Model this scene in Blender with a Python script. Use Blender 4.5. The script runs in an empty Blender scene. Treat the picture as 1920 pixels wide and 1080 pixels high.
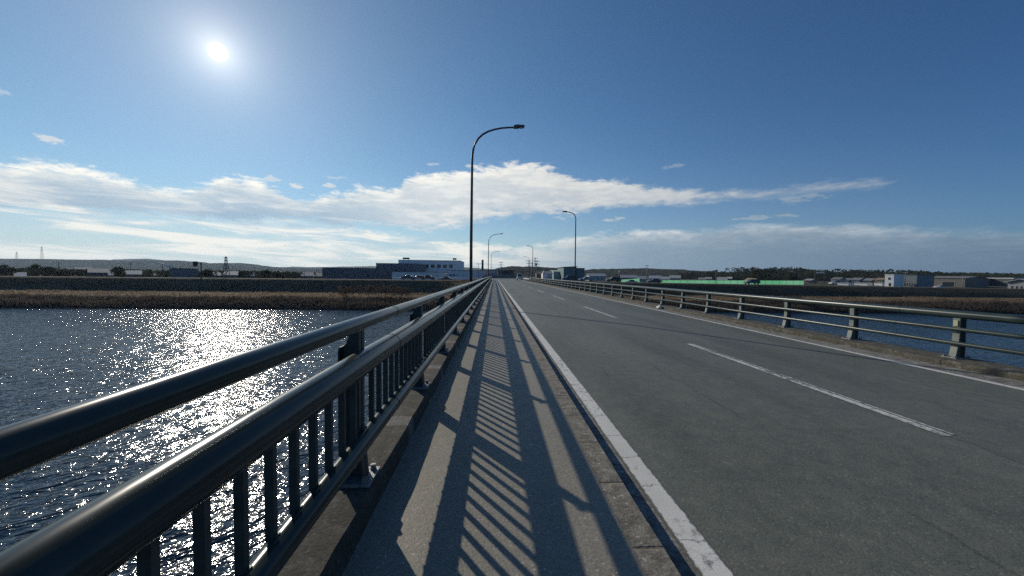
import bpy, bmesh, math, random
from mathutils import Vector, Matrix, noise as mnoise
random.seed(7)
D = bpy.data
S = bpy.context.scene
COL = S.collection
R = math.radians

# ------------------------------------------------------------------ camera
HC = 1.35                       # eye above the walkway (z = 0)
PITCH, YAW, ROLL, F = R(-2.0), R(2.743), R(.6), 700.0
cd = D.cameras.new('camera'); cam = D.objects.new('camera', cd); COL.objects.link(cam)
cd.sensor_width = 36; cd.lens = 36 * F / 1920; cd.clip_start = .02; cd.clip_end = 30000
CM = Matrix.Translation((0, 0, HC)) @ Matrix.Rotation(-YAW, 4, 'Z') @ Matrix.Rotation(R(90) + PITCH, 4, 'X') @ Matrix.Rotation(ROLL, 4, 'Z')
cam.matrix_world = CM
S.camera = cam
S.render.resolution_x, S.render.resolution_y = 1024, 576

def at(px, py, Y):
    """world point at distance Y along the bridge that the photograph shows at pixel px, py"""
    d = CM.to_3x3() @ Vector((px - 960, 540 - py, -F))
    return Vector((0, 0, HC)) + d * (Y / d.y)

# ------------------------------------------------------------------ node helper
class NT:
    def __init__(s, tree):
        s.t = tree; s.n = tree.nodes; s.l = tree.links; s.n.clear()
    def put(s, sock, v):
        if v is None: return
        if hasattr(v, 'is_output'): s.l.new(v, sock)
        elif sock.type in ('RGBA',) and hasattr(v, '__len__') and len(v) == 3: sock.default_value = (*v, 1)
        elif sock.type in ('RGBA',) and not hasattr(v, '__len__'): sock.default_value = (v, v, v, 1)
        elif sock.type == 'VECTOR' and not hasattr(v, '__len__'): sock.default_value = (v, v, v)
        else: sock.default_value = v
    def node(s, typ, _out=0, _set=None, **kw):
        n = s.n.new(typ)
        for k, v in (_set or {}).items(): setattr(n, k, v)
        for k, v in kw.items():
            s.put(n.inputs[k.replace('_', ' ')], v)
        return n if _out is None else n.outputs[_out]
    def m(s, op, a, b=None, c=None, clamp=False):
        n = s.n.new('ShaderNodeMath'); n.operation = op; n.use_clamp = clamp
        for i, v in enumerate((a, b, c)):
            if v is not None: s.put(n.inputs[i], v)
        return n.outputs[0]
    def add(s, a, b): return s.m('ADD', a, b)
    def sub(s, a, b): return s.m('SUBTRACT', a, b)
    def mul(s, a, b): return s.m('MULTIPLY', a, b)
    def div(s, a, b): return s.m('DIVIDE', a, b)
    def vm(s, op, a, b=None, out=0):
        n = s.n.new('ShaderNodeVectorMath'); n.operation = op
        s.put(n.inputs[0], a)
        if b is not None: s.put(n.inputs[1], b)
        return n.outputs[out]
    def comb(s, x, y, z): return s.node('ShaderNodeCombineXYZ', X=x, Y=y, Z=z)
    def sep(s, v):
        n = s.n.new('ShaderNodeSeparateXYZ'); s.l.new(v, n.inputs[0]); return n.outputs
    def ss(s, lo, hi, x):            # smoothstep
        n = s.n.new('ShaderNodeMapRange'); n.interpolation_type = 'SMOOTHSTEP'
        for k, v in ((0, x), (1, lo), (2, hi), (3, 0.), (4, 1.)): s.put(n.inputs[k], v)
        return n.outputs[0]
    def lin(s, x, a, b, c, d):
        n = s.n.new('ShaderNodeMapRange'); n.clamp = True
        for k, v in ((0, x), (1, a), (2, b), (3, c), (4, d)): s.put(n.inputs[k], v)
        return n.outputs[0]
    def mix(s, f, a, b, mode='MIX'):
        n = s.n.new('ShaderNodeMix'); n.data_type = 'RGBA'; n.blend_type = mode
        s.put(n.inputs[0], f); s.put(n.inputs[6], a); s.put(n.inputs[7], b)
        return n.outputs[2]
    def noise(s, vec, scale, detail=4, rough=.55, dist=0, dim='3D'):
        n = s.n.new('ShaderNodeTexNoise'); n.noise_dimensions = dim
        s.l.new(vec, n.inputs['Vector'])
        n.inputs['Scale'].default_value = scale; n.inputs['Detail'].default_value = detail
        n.inputs['Roughness'].default_value = rough; n.inputs['Distortion'].default_value = dist
        return n.outputs[0]
    def curve(s, x, pts):
        n = s.n.new('ShaderNodeFloatCurve'); c = n.mapping.curves[0]
        while len(c.points) > 2: c.points.remove(c.points[-1])
        c.points[0].location = pts[0]; c.points[-1].location = pts[-1]
        for p in pts[1:-1]: c.points.new(*p)
        n.mapping.update(); s.put(n.inputs['Value'], x); n.inputs['Factor'].default_value = 1
        return n.outputs[0]

# ------------------------------------------------------------------ sky, sun, exposure
SUN_EL, SUN_AZ = R(24.48), R(-35.16)      # azimuth measured from +Y towards +X
sd = Vector((math.sin(SUN_AZ) * math.cos(SUN_EL), math.cos(SUN_AZ) * math.cos(SUN_EL), math.sin(SUN_EL)))
W = D.worlds.new('World'); S.world = W; W.use_nodes = True
w = NT(W.node_tree)
tc = w.n.new('ShaderNodeTexCoord')
dr = w.vm('NORMALIZE', tc.outputs['Generated'])
X, Y, Z = w.sep(dr)
AZ = w.m('ARCTAN2', X, Y); EL = w.m('ARCSINE', Z)
skn = w.n.new('ShaderNodeTexSky'); skn.sky_type = 'NISHITA'; skn.sun_disc = False
skn.sun_elevation = SUN_EL; skn.sun_rotation = SUN_AZ
skn.air_density = 1.0; skn.dust_density = 0.0; skn.ozone_density = 2.0; skn.altitude = 50
sky = w.mix(1., skn.outputs[0], (.070, .095, .111), 'MULTIPLY')
cosg = w.vm('DOT_PRODUCT', dr, tuple(sd), out=1)
G = w.mul(w.m('ARCCOSINE', w.m('MINIMUM', cosg, 1.0)), 180 / math.pi)   # degrees from the sun
# the clear sky falls off away from the sun
sky = w.mix(1., sky, w.node('ShaderNodeCombineColor', Red=w.lin(G, 12, 88, .80, .36), Green=w.lin(G, 12, 88, .80, .50), Blue=w.lin(G, 12, 88, .74, .66)), 'MULTIPLY')
U = w.div(w.add(AZ, 1.2), 2.4)
def cv(pts, k=2.0):                      # elevation of a cloud edge against azimuth
    return w.div(w.curve(U, [((a + 1.2) / 2.4, e * k) for a, e in pts]), k)
TOP = cv([(-1.2, .15), (-.889, .166), (-.825, .174), (-.755, .170), (-.69, .163), (-.64, .180), (-.598, .200), (-.53, .196), (-.47, .178), (-.40, .190), (-.31, .215), (-.255, .218), (-.225, .246), (-.096, .264), (.08, .288), (.24, .252), (.373, .232), (.495, .206), (.653, .197), (.813, .188), (.93, .165), (1.2, .16)])
BOT = cv([(-1.2, .08), (-.9, .095), (-.6, .106), (-.3, .112), (-.12, .118), (0, .146), (.1, .152), (.24, .163), (.373, .172), (.495, .174), (.65, .171), (.8, .170), (.9, .19), (1.2, .22)])
LOWT = cv([(-1.2, .14), (-.5, .13), (-.2, .10), (0, .082), (.12, .085), (.24, .105), (.38, .118), (.5, .115), (.62, .118), (.75, .110), (.9, .088), (1.2, .07)])
p1 = w.comb(w.mul(AZ, 1.0), w.mul(EL, 3.2), 0.)
n1 = w.sub(w.noise(p1, 7.5, 9, .60, .35), .5)
n1f = w.sub(w.noise(p1, 30., 8, .66, .2), .5)
p2 = w.comb(w.mul(AZ, 1.0), w.mul(w.add(EL, w.mul(AZ, .035)), 9.0), 3.7)
n2 = w.noise(p2, 4.2, 8, .60, .5)
nn = w.add(w.mul(n1, .085), w.mul(n1f, .045))
nn = w.mul(nn, w.lin(AZ, .2, .6, 1., .45))
mt = w.ss(-.004, .016, w.add(w.sub(TOP, EL), nn))
mb = w.ss(-.006, .022, w.add(w.sub(EL, BOT), w.mul(nn, 1.0)))
main = w.mul(mt, mb)
wisp = w.ss(.30, .52, w.add(w.noise(w.comb(w.mul(AZ, 1.), w.mul(EL, 5.), 9.1), 9, 8, .62, .6), 0))
thin = w.lin(AZ, .05, .75, 0., 1.)       # the wing of the cloud gets thin to the right
main = w.mul(main, w.sub(1., w.mul(thin, w.mul(w.sub(1., wisp), .25))))
depth = w.sub(w.sub(TOP, EL), w.mul(n1, .10))
leftk = w.lin(AZ, -.42, -.12, 1., 0.)
rim = w.m('EXPONENT', w.mul(w.m('MAXIMUM', depth, 0.), w.add(-26., w.mul(leftk, -14.))))
# sunlit cream parts and grey-blue bodies
cream = (1.02, .99, .90); body = (.25, .40, .56); bodyr = (.76, .79, .80)
bodyc = w.mix(leftk, bodyr, body)
bodyc = w.mix(w.mul(w.ss(.47, .62, n2), w.add(.55, w.mul(w.sub(1., leftk), .3))), bodyc, (.90, .89, .84))
shade = w.ss(-.10, .16, w.add(w.mul(n1, 1.1), w.mul(n1f, .55)))     # lumps lit from above
bodyc = w.mix(w.mul(w.sub(1., shade), w.lin(leftk, 0., 1., .45, .25)), bodyc, (.40, .50, .58))
ccol = w.mix(w.m('MINIMUM', w.mul(rim, w.add(1., w.mul(n1f, 2.0))), 1.), bodyc, cream)
dim = w.lin(G, 30, 95, 1.0, .30)
ccol = w.mix(1., ccol, w.node('ShaderNodeCombineColor', Red=dim, Green=w.lin(G, 30, 95, 1., .36), Blue=w.lin(G, 30, 95, 1., .44)), 'MULTIPLY')
# horizon air and low streaks
hz = w.m('EXPONENT', w.mul(w.m('MAXIMUM', EL, 0.), -11.))
hcol = w.mix(w.lin(G, 30, 100, 0., 1.), (.70, .72, .67), (.10, .19, .31))
sky = w.mix(w.mul(hz, .80), sky, hcol)
lowm = w.ss(-.004, .016, w.add(w.sub(LOWT, EL), w.mul(nn, .8)))
streak = w.ss(.40, .60, n2)
rightk = w.lin(AZ, -.05, .35, 0., 1.)
lowrim = w.m('EXPONENT', w.mul(w.m('MAXIMUM', w.sub(w.sub(LOWT, EL), w.add(w.mul(n1, .06), w.mul(n1f, .06))), 0.), -48.))
lowc = w.mix(rightk, w.mix(w.mul(streak, .9), (.46, .58, .70), (.98, .95, .86)), w.mix(w.mul(lowrim, .95), (.30, .41, .52), (.98, .98, .95)))
lowc = w.mix(1., lowc, w.node('ShaderNodeCombineColor', Red=w.lin(G, 38, 100, 1., .24), Green=w.lin(G, 38, 100, 1., .34), Blue=w.lin(G, 38, 100, 1., .44)), 'MULTIPLY')
lowa = w.mul(lowm, w.add(w.mul(rightk, .86), w.mul(w.sub(1., rightk), w.add(.35, w.mul(streak, .6)))))
col = w.mix(lowa, sky, lowc)
col = w.mix(w.mul(main, w.lin(AZ, .25, .7, .94, .62)), col, ccol)
# a few loose puffs
def puff(a, e, ra, re, k):
    q = w.add(w.m('POWER', w.div(w.sub(AZ, a), ra), 2.), w.m('POWER', w.div(w.sub(EL, e), re), 2.))
    q = w.sub(1., q)
    return w.mul(w.ss(.35, .95, w.add(q, w.add(w.mul(n1f, 5.5), w.mul(n1, 1.5)))), k)
pf = None
for a in ((-.835, .215, .022, .008, .8), (-.475, .197, .016, .008, .9), (-.40, .207, .020, .007, .75), (-.385, .225, .03, .006, .35), (.315, .145, .05, .008, .8), (.64, .133, .07, .007, .6), (-.52, .205, .02, .01, .6), (.16, .165, .05, .006, .6), (.45, .262, .03, .006, .3), (.7, .165, .06, .01, .5), (-.16, .277, .02, .006, .5), (-.9, .27, .03, .008, .35)):
    v = puff(*a); pf = v if pf is None else w.m('MAXIMUM', pf, v)
col = w.mix(pf, col, w.mix(w.lin(G, 30, 90, 0., 1.), (.66, .70, .72), (.22, .30, .38)))
# the sun's disc and the bright air round it
core = w.sub(1., w.ss(.35, .95, G))
aur = w.add(w.mul(w.m('EXPONENT', w.mul(G, -1 / 1.9)), .75), w.mul(w.m('EXPONENT', w.mul(G, -1 / 10.)), .34))
glow = w.mix(1., (1., .93, .78), w.node('ShaderNodeCombineColor', Red=aur, Green=aur, Blue=aur), 'MULTIPLY')
col = w.mix(1., col, glow, 'ADD')
col = w.mix(core, col, (9., 8.2, 6.0))
bg = w.node('ShaderNodeBackground', Color=col, Strength=1.0)
wo = w.n.new('ShaderNodeOutputWorld'); w.l.new(bg, wo.inputs[0])
W.cycles.sampling_method = 'MANUAL'; W.cycles.sample_map_resolution = 2048

sl = D.lights.new('sun', 'SUN'); sl.energy = 3.4; sl.angle = R(.53); sl.color = (1, .925, .79)
so = D.objects.new('sun', sl); COL.objects.link(so)
so.rotation_euler = sd.to_track_quat('Z', 'Y').to_euler(); so.location = (-20, 30, 30)

S.view_settings.view_transform = 'Standard'; S.view_settings.look = 'None'
S.view_settings.exposure = 0.0; S.view_settings.gamma = 1
S.view_settings.use_curve_mapping = False
S.render.engine = 'CYCLES'
S.cycles.use_denoising = False
S.cycles.max_bounces = 6; S.cycles.diffuse_bounces = 2; S.cycles.glossy_bounces = 3; S.cycles.transmission_bounces = 4
S.cycles.volume_bounces = 0; S.cycles.sample_clamp_indirect = 4
S.cycles.caustics_reflective = False; S.cycles.caustics_refractive = False

# ------------------------------------------------------------------ mesh helpers
class MB:
    def __init__(s): s.v = []; s.f = []; s.sm = []
    def face(s, pts, smooth=False):
        i = len(s.v); s.v += [tuple(p) for p in pts]; s.f.append(tuple(range(i, i + len(pts)))); s.sm.append(smooth)
    def box(s, x0, x1, y0, y1, z0, z1):
        i = len(s.v)
        s.v += [(x, y, z) for z in (z0, z1) for y in (y0, y1) for x in (x0, x1)]
        for q in ((0, 2, 3, 1), (4, 5, 7, 6), (0, 1, 5, 4), (2, 6, 7, 3), (0, 4, 6, 2), (1, 3, 7, 5)):
            s.f.append(tuple(i + k for k in q)); s.sm.append(False)
        return s
    def prism(s, poly, a, b, axis='y'):
        """poly of 2D points pushed along an axis from a to b; (x,z) for y, (y,z) for x, (x,y) for z"""
        def P(p, t): return (p[0], t, p[1]) if axis == 'y' else (t, p[0], p[1]) if axis == 'x' else (p[0], p[1], t)
        i = len(s.v); n = len(poly)
        s.v += [P(p, a) for p in poly] + [P(p, b) for p in poly]
        s.f.append(tuple(i + k for k in range(n))); s.f.append(tuple(i + n + k for k in reversed(range(n)))); s.sm += [False, False]
        for k in range(n):
            s.f.append((i + k, i + n + k, i + n + (k + 1) % n, i + (k + 1) % n)); s.sm.append(False)
        return s
    def tube(s, pts, rad, seg=12, cap=True, smooth=True):
        pts = [Vector(p) for p in pts]; n = len(pts)
        if not hasattr(rad, '__len__'): rad = [rad] * n
        up = Vector((0, 0, 1)); rings = []
        for k, p in enumerate(pts):
            t = (pts[min(k + 1, n - 1)] - pts[max(k - 1, 0)]).normalized()
            a = t.cross(up if abs(t.z) < .95 else Vector((0, 1, 0))).normalized(); b = a.cross(t).normalized()
            i = len(s.v)
            for j in range(seg):
                th = 2 * math.pi * j / seg
                s.v.append(tuple(p + (a * math.cos(th) + b * math.sin(th)) * rad[k]))
            rings.append(i)
        for q in range(n - 1):
            for j in range(seg):
                s.f.append((rings[q] + j, rings[q] + (j + 1) % seg, rings[q + 1] + (j + 1) % seg, rings[q + 1] + j)); s.sm.append(smooth)
        if cap:
            s.f.append(tuple(rings[0] + j for j in reversed(range(seg)))); s.f.append(tuple(rings[-1] + j for j in range(seg))); s.sm += [False, False]
        return s
    def build(s, name, mat, parent=None, recalc=True, bevel=0):
        me = D.meshes.new(name); me.from_pydata(s.v, [], s.f)
        me.polygons.foreach_set('use_smooth', s.sm)
        if recalc or bevel:
            bm = bmesh.new(); bm.from_mesh(me)
            if bevel:
                bmesh.ops.remove_doubles(bm, verts=bm.verts, dist=1e-5)
                bmesh.ops.bevel(bm, geom=[e for e in bm.edges if len(e.link_faces) == 2 and e.calc_face_angle(0) > .5], offset=bevel, segments=2, affect='EDGES', profile=.5)
            bmesh.ops.recalc_face_normals(bm, faces=bm.faces); bm.to_mesh(me); bm.free()
        me.materials.append(mat)
        o = D.objects.new(name, me); COL.objects.link(o)
        if parent: o.parent = parent
        return o

def tag(o, label=None, cat=None, group=None, kind=None):
    if label: o['label'] = label
    if cat: o['category'] = cat
    if group: o['group'] = group
    if kind: o['kind'] = kind
    return o
def struct(o): o['kind'] = 'structure'; return o
def empty(name, loc=(0, 0, 0), rz=0):
    o = D.objects.new(name, None); COL.objects.link(o); o.location = loc; o.rotation_euler = (0, 0, rz); o.empty_display_size = .2
    return o
def copy_tree(o, parent=None):
    c = o.copy(); COL.objects.link(c)
    if parent: c.parent = parent
    for ch in list(o.children): copy_tree(ch, c)
    return c

# ------------------------------------------------------------------ materials
def principled(t, **kw):
    b = t.n.new('ShaderNodeBsdfPrincipled')
    for k, v in kw.items(): t.put(b.inputs[k.replace('_', ' ')], v)
    o = t.n.new('ShaderNodeOutputMaterial'); t.l.new(b.outputs[0], o.inputs[0])
    return b
def newmat(name):
    m = D.materials.new(name); m.use_nodes = True
    return m, NT(m.node_tree)
def pos(t): return t.n.new('ShaderNodeNewGeometry').outputs['Position']
def bump(t, h, strength=1., dist=1.):
    n = t.n.new('ShaderNodeBump'); n.inputs['Strength'].default_value = strength; n.inputs['Distance'].default_value = dist
    t.l.new(h, n.inputs['Height']); return n.outputs[0]
def plain(name, c, rough=.7, var=.25, scale=3., metal=0., bmp=0., local=False):
    m, t = newmat(name)
    p = t.n.new('ShaderNodeTexCoord').outputs['Object'] if local else pos(t)
    n = t.noise(p, scale, 5, .6); n2 = t.noise(p, scale * 7, 3, .6)
    k = t.add(t.lin(n, .3, .7, 1 - var, 1 + var * .6), t.lin(n2, .3, .7, -var * .3, var * .3))
    colr = t.mix(1., c, t.node('ShaderNodeCombineColor', Red=k, Green=k, Blue=k), 'MULTIPLY')
    kw = dict(Base_Color=colr, Roughness=rough, Metallic=metal)
    if bmp: kw['Normal'] = bump(t, n2, 1., bmp)
    principled(t, **kw); return m

def asphalt(name, base, warm, tracks=False):
    m, t = newmat(name); p = pos(t); x, y, z = t.sep(p)
    agg = t.n.new('ShaderNodeTexVoronoi'); t.l.new(p, agg.inputs['Vector']); agg.inputs['Scale'].default_value = 95
    a = t.sep(agg.outputs['Color'])[0]
    fine = t.noise(p, 260, 2, .7); mid = t.noise(p, 7, 6, .65); big = t.noise(t.vm('MULTIPLY', p, (1, .22, 1)), .9, 5, .6)
    k = t.add(t.lin(a, 0, 1, .82, 1.18), t.lin(mid, .3, .7, -.13, .13))
    k = t.add(k, t.lin(big, .3, .7, -.16, .16))
    k = t.add(k, t.lin(fine, .3, .7, -.2, .2))
    pale = t.ss(.975, .995, a)
    k = t.add(k, t.mul(pale, .5))
    if tracks:
        for cx in (1.75, 3.3, 4.95, 6.45):
            g = t.m('EXPONENT', t.mul(t.m('POWER', t.div(t.sub(x, cx), .30), 2.), -1.))
            k = t.sub(k, t.mul(g, t.lin(big, .35, .65, .16, .02)))
        # long hairline cracks and sealed seams
        wob = t.mul(t.sub(t.noise(t.comb(0., y, 0.), .8, 6, .7), .5), .42)
        for cx, wd, lo, hi in ((2.55, .012, .36, .46), (4.09, .010, .44, .52), (5.9, .008, .50, .56), (1.7, .006, .56, .6)):
            d = t.m('ABSOLUTE', t.sub(t.sub(x, cx), wob))
            on = t.ss(lo, hi, t.noise(t.comb(x, t.mul(y, .35), cx), .6, 3, .6))
            k = t.sub(k, t.mul(t.mul(t.sub(1., t.ss(wd * .4, wd * 1.6, d)), on), .38))
    else:
        stain = t.ss(.60, .70, t.noise(p, 2.6, 4, .6, .8))
        k = t.sub(k, t.mul(stain, .12))
    colr = t.mix(t.ss(.35, .75, mid), base, warm)
    colr = t.mix(1., colr, t.node('ShaderNodeCombineColor', Red=k, Green=k, Blue=k), 'MULTIPLY')
    h = t.add(t.mul(agg.outputs['Distance'], -.25), t.mul(fine, .25))
    principled(t, Base_Color=colr, Roughness=t.lin(mid, .3, .7, .50, .66), Normal=bump(t, h, .7, .005), Specular_IOR_Level=.28)
    return m
M = {}
M['road'] = asphalt('road asphalt', (.128, .134, .109), (.136, .136, .108), True)
M['walk'] = asphalt('walkway asphalt', (.270, .245, .195), (.230, .208, .165))

def concrete(name, c1, c2, moss, mossamt=.5, jy=0., y0=0., jw=.012, patch=None, rough=.9):
    m, t = newmat(name); p = pos(t); x, y, z = t.sep(p)
    n = t.noise(p, 3.5, 7, .65); f = t.noise(p, 55, 5, .7); g = t.noise(p, 11, 6, .65, .4)
    c = t.mix(t.ss(.35, .65, n), c1, c2)
    c = t.mix(t.mul(t.ss(.5 - mossamt * .25, .72 - mossamt * .25, g), .85), c, moss)
    k = t.lin(f, .3, .7, .62, 1.35)
    h = t.add(t.mul(f, .5), t.mul(g, .6))
    if jy:
        fr = t.m('FRACT', t.div(t.add(t.sub(y, y0), t.mul(t.sub(f, .5), .012)), jy))
        d = t.mul(t.m('MINIMUM', fr, t.sub(1., fr)), jy)
        j = t.sub(1., t.ss(jw * .35, jw, d))
        k = t.mul(k, t.sub(1., t.mul(j, .45))); h = t.sub(h, t.mul(j, 1.2))
    if patch:
        py, pl, pw = patch
        fr = t.m('FRACT', t.div(t.sub(y, py - pl / 2), pl))
        d = t.mul(t.m('ABSOLUTE', t.sub(fr, .5)), pl)
        pm = t.sub(1., t.ss(pw * .8, pw, t.add(d, t.mul(t.sub(g, .5), .06))))
        c = t.mix(t.mul(pm, t.lin(g, .3, .7, .95, .35)), c, (.22, .20, .175))
    sp = t.n.new('ShaderNodeTexVoronoi'); t.l.new(p, sp.inputs['Vector']); sp.inputs['Scale'].default_value = 70
    k = t.add(k, t.mul(t.ss(.93, .98, t.sep(sp.outputs['Color'])[0]), .8))
    c = t.mix(1., c, t.node('ShaderNodeCombineColor', Red=k, Green=k, Blue=k), 'MULTIPLY')
    principled(t, Base_Color=c, Roughness=rough, Normal=bump(t, h, .9, .012), Specular_IOR_Level=.3)
    return m
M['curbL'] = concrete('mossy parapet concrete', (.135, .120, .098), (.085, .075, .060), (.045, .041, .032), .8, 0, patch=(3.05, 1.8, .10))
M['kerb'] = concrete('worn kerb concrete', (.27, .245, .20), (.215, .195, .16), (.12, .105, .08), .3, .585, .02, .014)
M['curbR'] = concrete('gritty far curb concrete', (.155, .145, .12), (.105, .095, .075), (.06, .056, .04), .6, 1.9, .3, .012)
M['gutter'] = concrete('gutter concrete', (.27, .26, .235), (.20, .19, .17), (.09, .085, .07), .3, 2.4, 1.1, .012)
M['deck'] = concrete('bridge concrete', (.26, .25, .23), (.19, .18, .165), (.09, .085, .07), .3)

def paintline(name, c, wear, spans):
    m, t = newmat(name); p = pos(t); x, y, z = t.sep(p)
    n = t.noise(p, 16, 8, .7); n2 = t.noise(t.vm('MULTIPLY', p, (1, .5, 1)), 2.2, 5, .6); f = t.noise(p, 120, 4, .7)
    wr = t.ss(.72 - wear * .35, .80 - wear * .25, t.add(t.mul(n, .62), t.mul(n2, .40)))
    for xa, xb in spans:                 # crumbled edges
        mid = t.m('ABSOLUTE', t.sub(x, (xa + xb) / 2))
        edge = t.ss((xb - xa) / 2 - .012, (xb - xa) / 2 - .004, t.add(mid, t.mul(t.sub(t.noise(p, 22, 7, .75), .47), .055)))
        wr = t.m('MAXIMUM', wr, t.mul(edge, t.m('LESS_THAN', mid, .3)))
    # cracks across the brittle paint
    cy = t.add(y, t.mul(t.sub(t.noise(p, 9, 5, .7), .5), .16))
    fr = t.m('FRACT', t.div(t.add(cy, t.mul(t.noise(t.comb(0., y, 0.), .45, 2), 1.6)), .47))
    d = t.mul(t.m('MINIMUM', fr, t.sub(1., fr)), .47)
    cr = t.mul(t.sub(1., t.ss(.002, .006, d)), .8)
    k = t.lin(n2, .3, .7, .84, 1.08); k = t.mul(k, t.lin(f, .3, .7, .88, 1.1))
    cc = t.mix(1., c, t.node('ShaderNodeCombineColor', Red=k, Green=k, Blue=k), 'MULTIPLY')
    cc = t.mix(t.m('MAXIMUM', wr, cr), cc, (.15, .15, .14))
    principled(t, Base_Color=cc, Roughness=.65, Normal=bump(t, t.sub(f, t.mul(cr, 2.)), .6, .003)); return m
M['line'] = paintline('edge line paint', (.70, .68, .62), .6, ((1.03, 1.19), (7.015, 7.165)))
M['dash'] = paintline('dash line paint', (.70, .68, .62), .75, ((4.035, 4.195),))

# weathered dark painted steel of the railings
m, t = newmat('dark painted steel'); p = pos(t)
n = t.noise(t.vm('MULTIPLY', p, (1, .25, 1)), 9, 6, .65); f = t.noise(p, 190, 3, .6)
c = t.mix(t.ss(.35, .65, n), (.020, .031, .029), (.036, .050, .046))
sp = t.ss(.70, .78, t.noise(p, 75, 3, .6))
c = t.mix(t.mul(sp, .5), c, (.20, .20, .18))
principled(t, Base_Color=c, Roughness=t.lin(n, .3, .7, .16, .25), Metallic=.0, Specular_IOR_Level=.26)
M['rail'] = m
m, t = newmat('dark painted post steel'); p = pos(t)
n = t.noise(p, 18, 6, .65)
c = t.mix(t.ss(.35, .65, n), (.035, .048, .048), (.06, .075, .072)); c = t.mix(t.mul(t.ss(.66, .74, n), .6), c, (.12, .09, .06))
principled(t, Base_Color=c, Roughness=.5, Metallic=.2)
M['post'] = m
M['plate'] = plain('galvanised base plate', (.22, .23, .23), .5, .35, 25, .4, .002)
m, t = newmat('pale green painted steel'); p = pos(t)
n = t.noise(t.vm('MULTIPLY', p, (1, .25, 1)), 8, 6, .65)
c = t.mix(t.ss(.35, .65, n), (.026, .042, .041), (.044, .060, .057)); c = t.mix(t.mul(t.ss(.66, .76, n), .5), c, (.10, .075, .05))
principled(t, Base_Color=c, Roughness=.30, Specular_IOR_Level=.25)
M['railR'] = m
m, t = newmat('pale green post steel'); p = pos(t)
n = t.noise(p, 14, 6, .65)
c = t.mix(t.ss(.35, .65, n), (.11, .13, .115), (.165, .185, .16)); c = t.mix(t.mul(t.ss(.64, .74, n), .6), c, (.11, .085, .06))
principled(t, Base_Color=c, Roughness=.55, Metallic=.1)
M['postR'] = m
M['lamp'] = plain('lamp pole paint', (.12, .10, .088), .5, .3, 3, .3)
M['lamphead'] = plain('lamp housing', (.10, .09, .085), .5, .2, 8, .2)
M['glass'] = plain('lamp glass', (.35, .36, .36), .15, .1, 8)
M['steelgrey'] = plain('galvanised steel', (.28, .29, .30), .5, .2, 2, .3)

# water
m, t = newmat('river water'); p = pos(t)
x, y, z = t.sep(p)
q = t.comb(t.mul(t.add(t.mul(x, .819), t.mul(y, .574)), .80), t.mul(t.sub(t.mul(y, .819), t.mul(x, .574)), 1.22), 0.)
r1 = t.noise(q, .35, 3, .5, .3); r2 = t.noise(q, 1.15, 2, .55, .5); r3 = t.noise(q, 4.2, 2, .55, .6)
gust = t.lin(t.noise(t.vm('MULTIPLY', p, (.5, 1., 1.)), .035, 3, .5), .35, .65, .72, 1.2)
h = t.add(t.add(t.mul(r1, .40), t.mul(r2, .225)), t.mul(r3, .062))
h = t.mul(h, gust)
principled(t, Base_Color=(.006, .022, .042), Roughness=.10, IOR=1.333, Specular_IOR_Level=.45, Normal=bump(t, h, 1., 1.))
M['water'] = m

# ground by height and distance
m, t = newmat('river bank ground'); p = pos(t); x, y, z = t.sep(p)
n = t.noise(t.vm('MULTIPLY', p, (.35, 1, 1)), .35, 7, .65); f = t.noise(p, 2.2, 6, .7); g = t.noise(t.vm('MULTIPLY', p, (.12, 1, 1)), .16, 4, .6)
slope = t.mix(t.ss(.38, .62, n), (.110, .088, .062), (.075, .078, .050)); slope = t.mix(t.mul(t.ss(.5, .7, g), .6), slope, (.14, .095, .068))
tan = t.mix(t.ss(.4, .65, n), (.27, .185, .095), (.13, .095, .05)); tan = t.mix(t.mul(t.ss(.52, .66, g), .7), tan, (.06, .055, .03))
flat = t.mix(t.ss(.4, .6, n), (.10, .09, .065), (.055, .06, .035))
c = t.mix(t.ss(-4.05, -3.75, t.add(z, t.mul(t.sub(f, .5), .5))), tan, slope)
c = t.mix(t.ss(-4.75, -4.95, z), c, (.09, .07, .052))
c = t.mix(t.ss(113.5, 114.2, y), c, (.17, .155, .13)); c = t.mix(t.ss(118, 120, y), c, flat)
k = t.lin(f, .3, .7, .65, 1.3)
c = t.mix(1., c, t.node('ShaderNodeCombineColor', Red=k, Green=k, Blue=k), 'MULTIPLY')
principled(t, Base_Color=c, Roughness=1., Specular_IOR_Level=.1, Normal=bump(t, f, .8, .25))
M['ground'] = m
m, t = newmat('wooded hillside'); p = pos(t)
f = t.noise(p, .045, 8, .72); g = t.noise(p, .008, 5, .6)
c = t.mix(t.ss(.38, .62, f), (.020, .028, .018), (.058, .058, .038)); c = t.mix(t.mul(t.ss(.5, .65, g), .5), c, (.07, .055, .04))
principled(t, Base_Color=c, Roughness=1., Specular_IOR_Level=0., Normal=bump(t, f, 1., 14.))
M['hill'] = m

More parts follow.
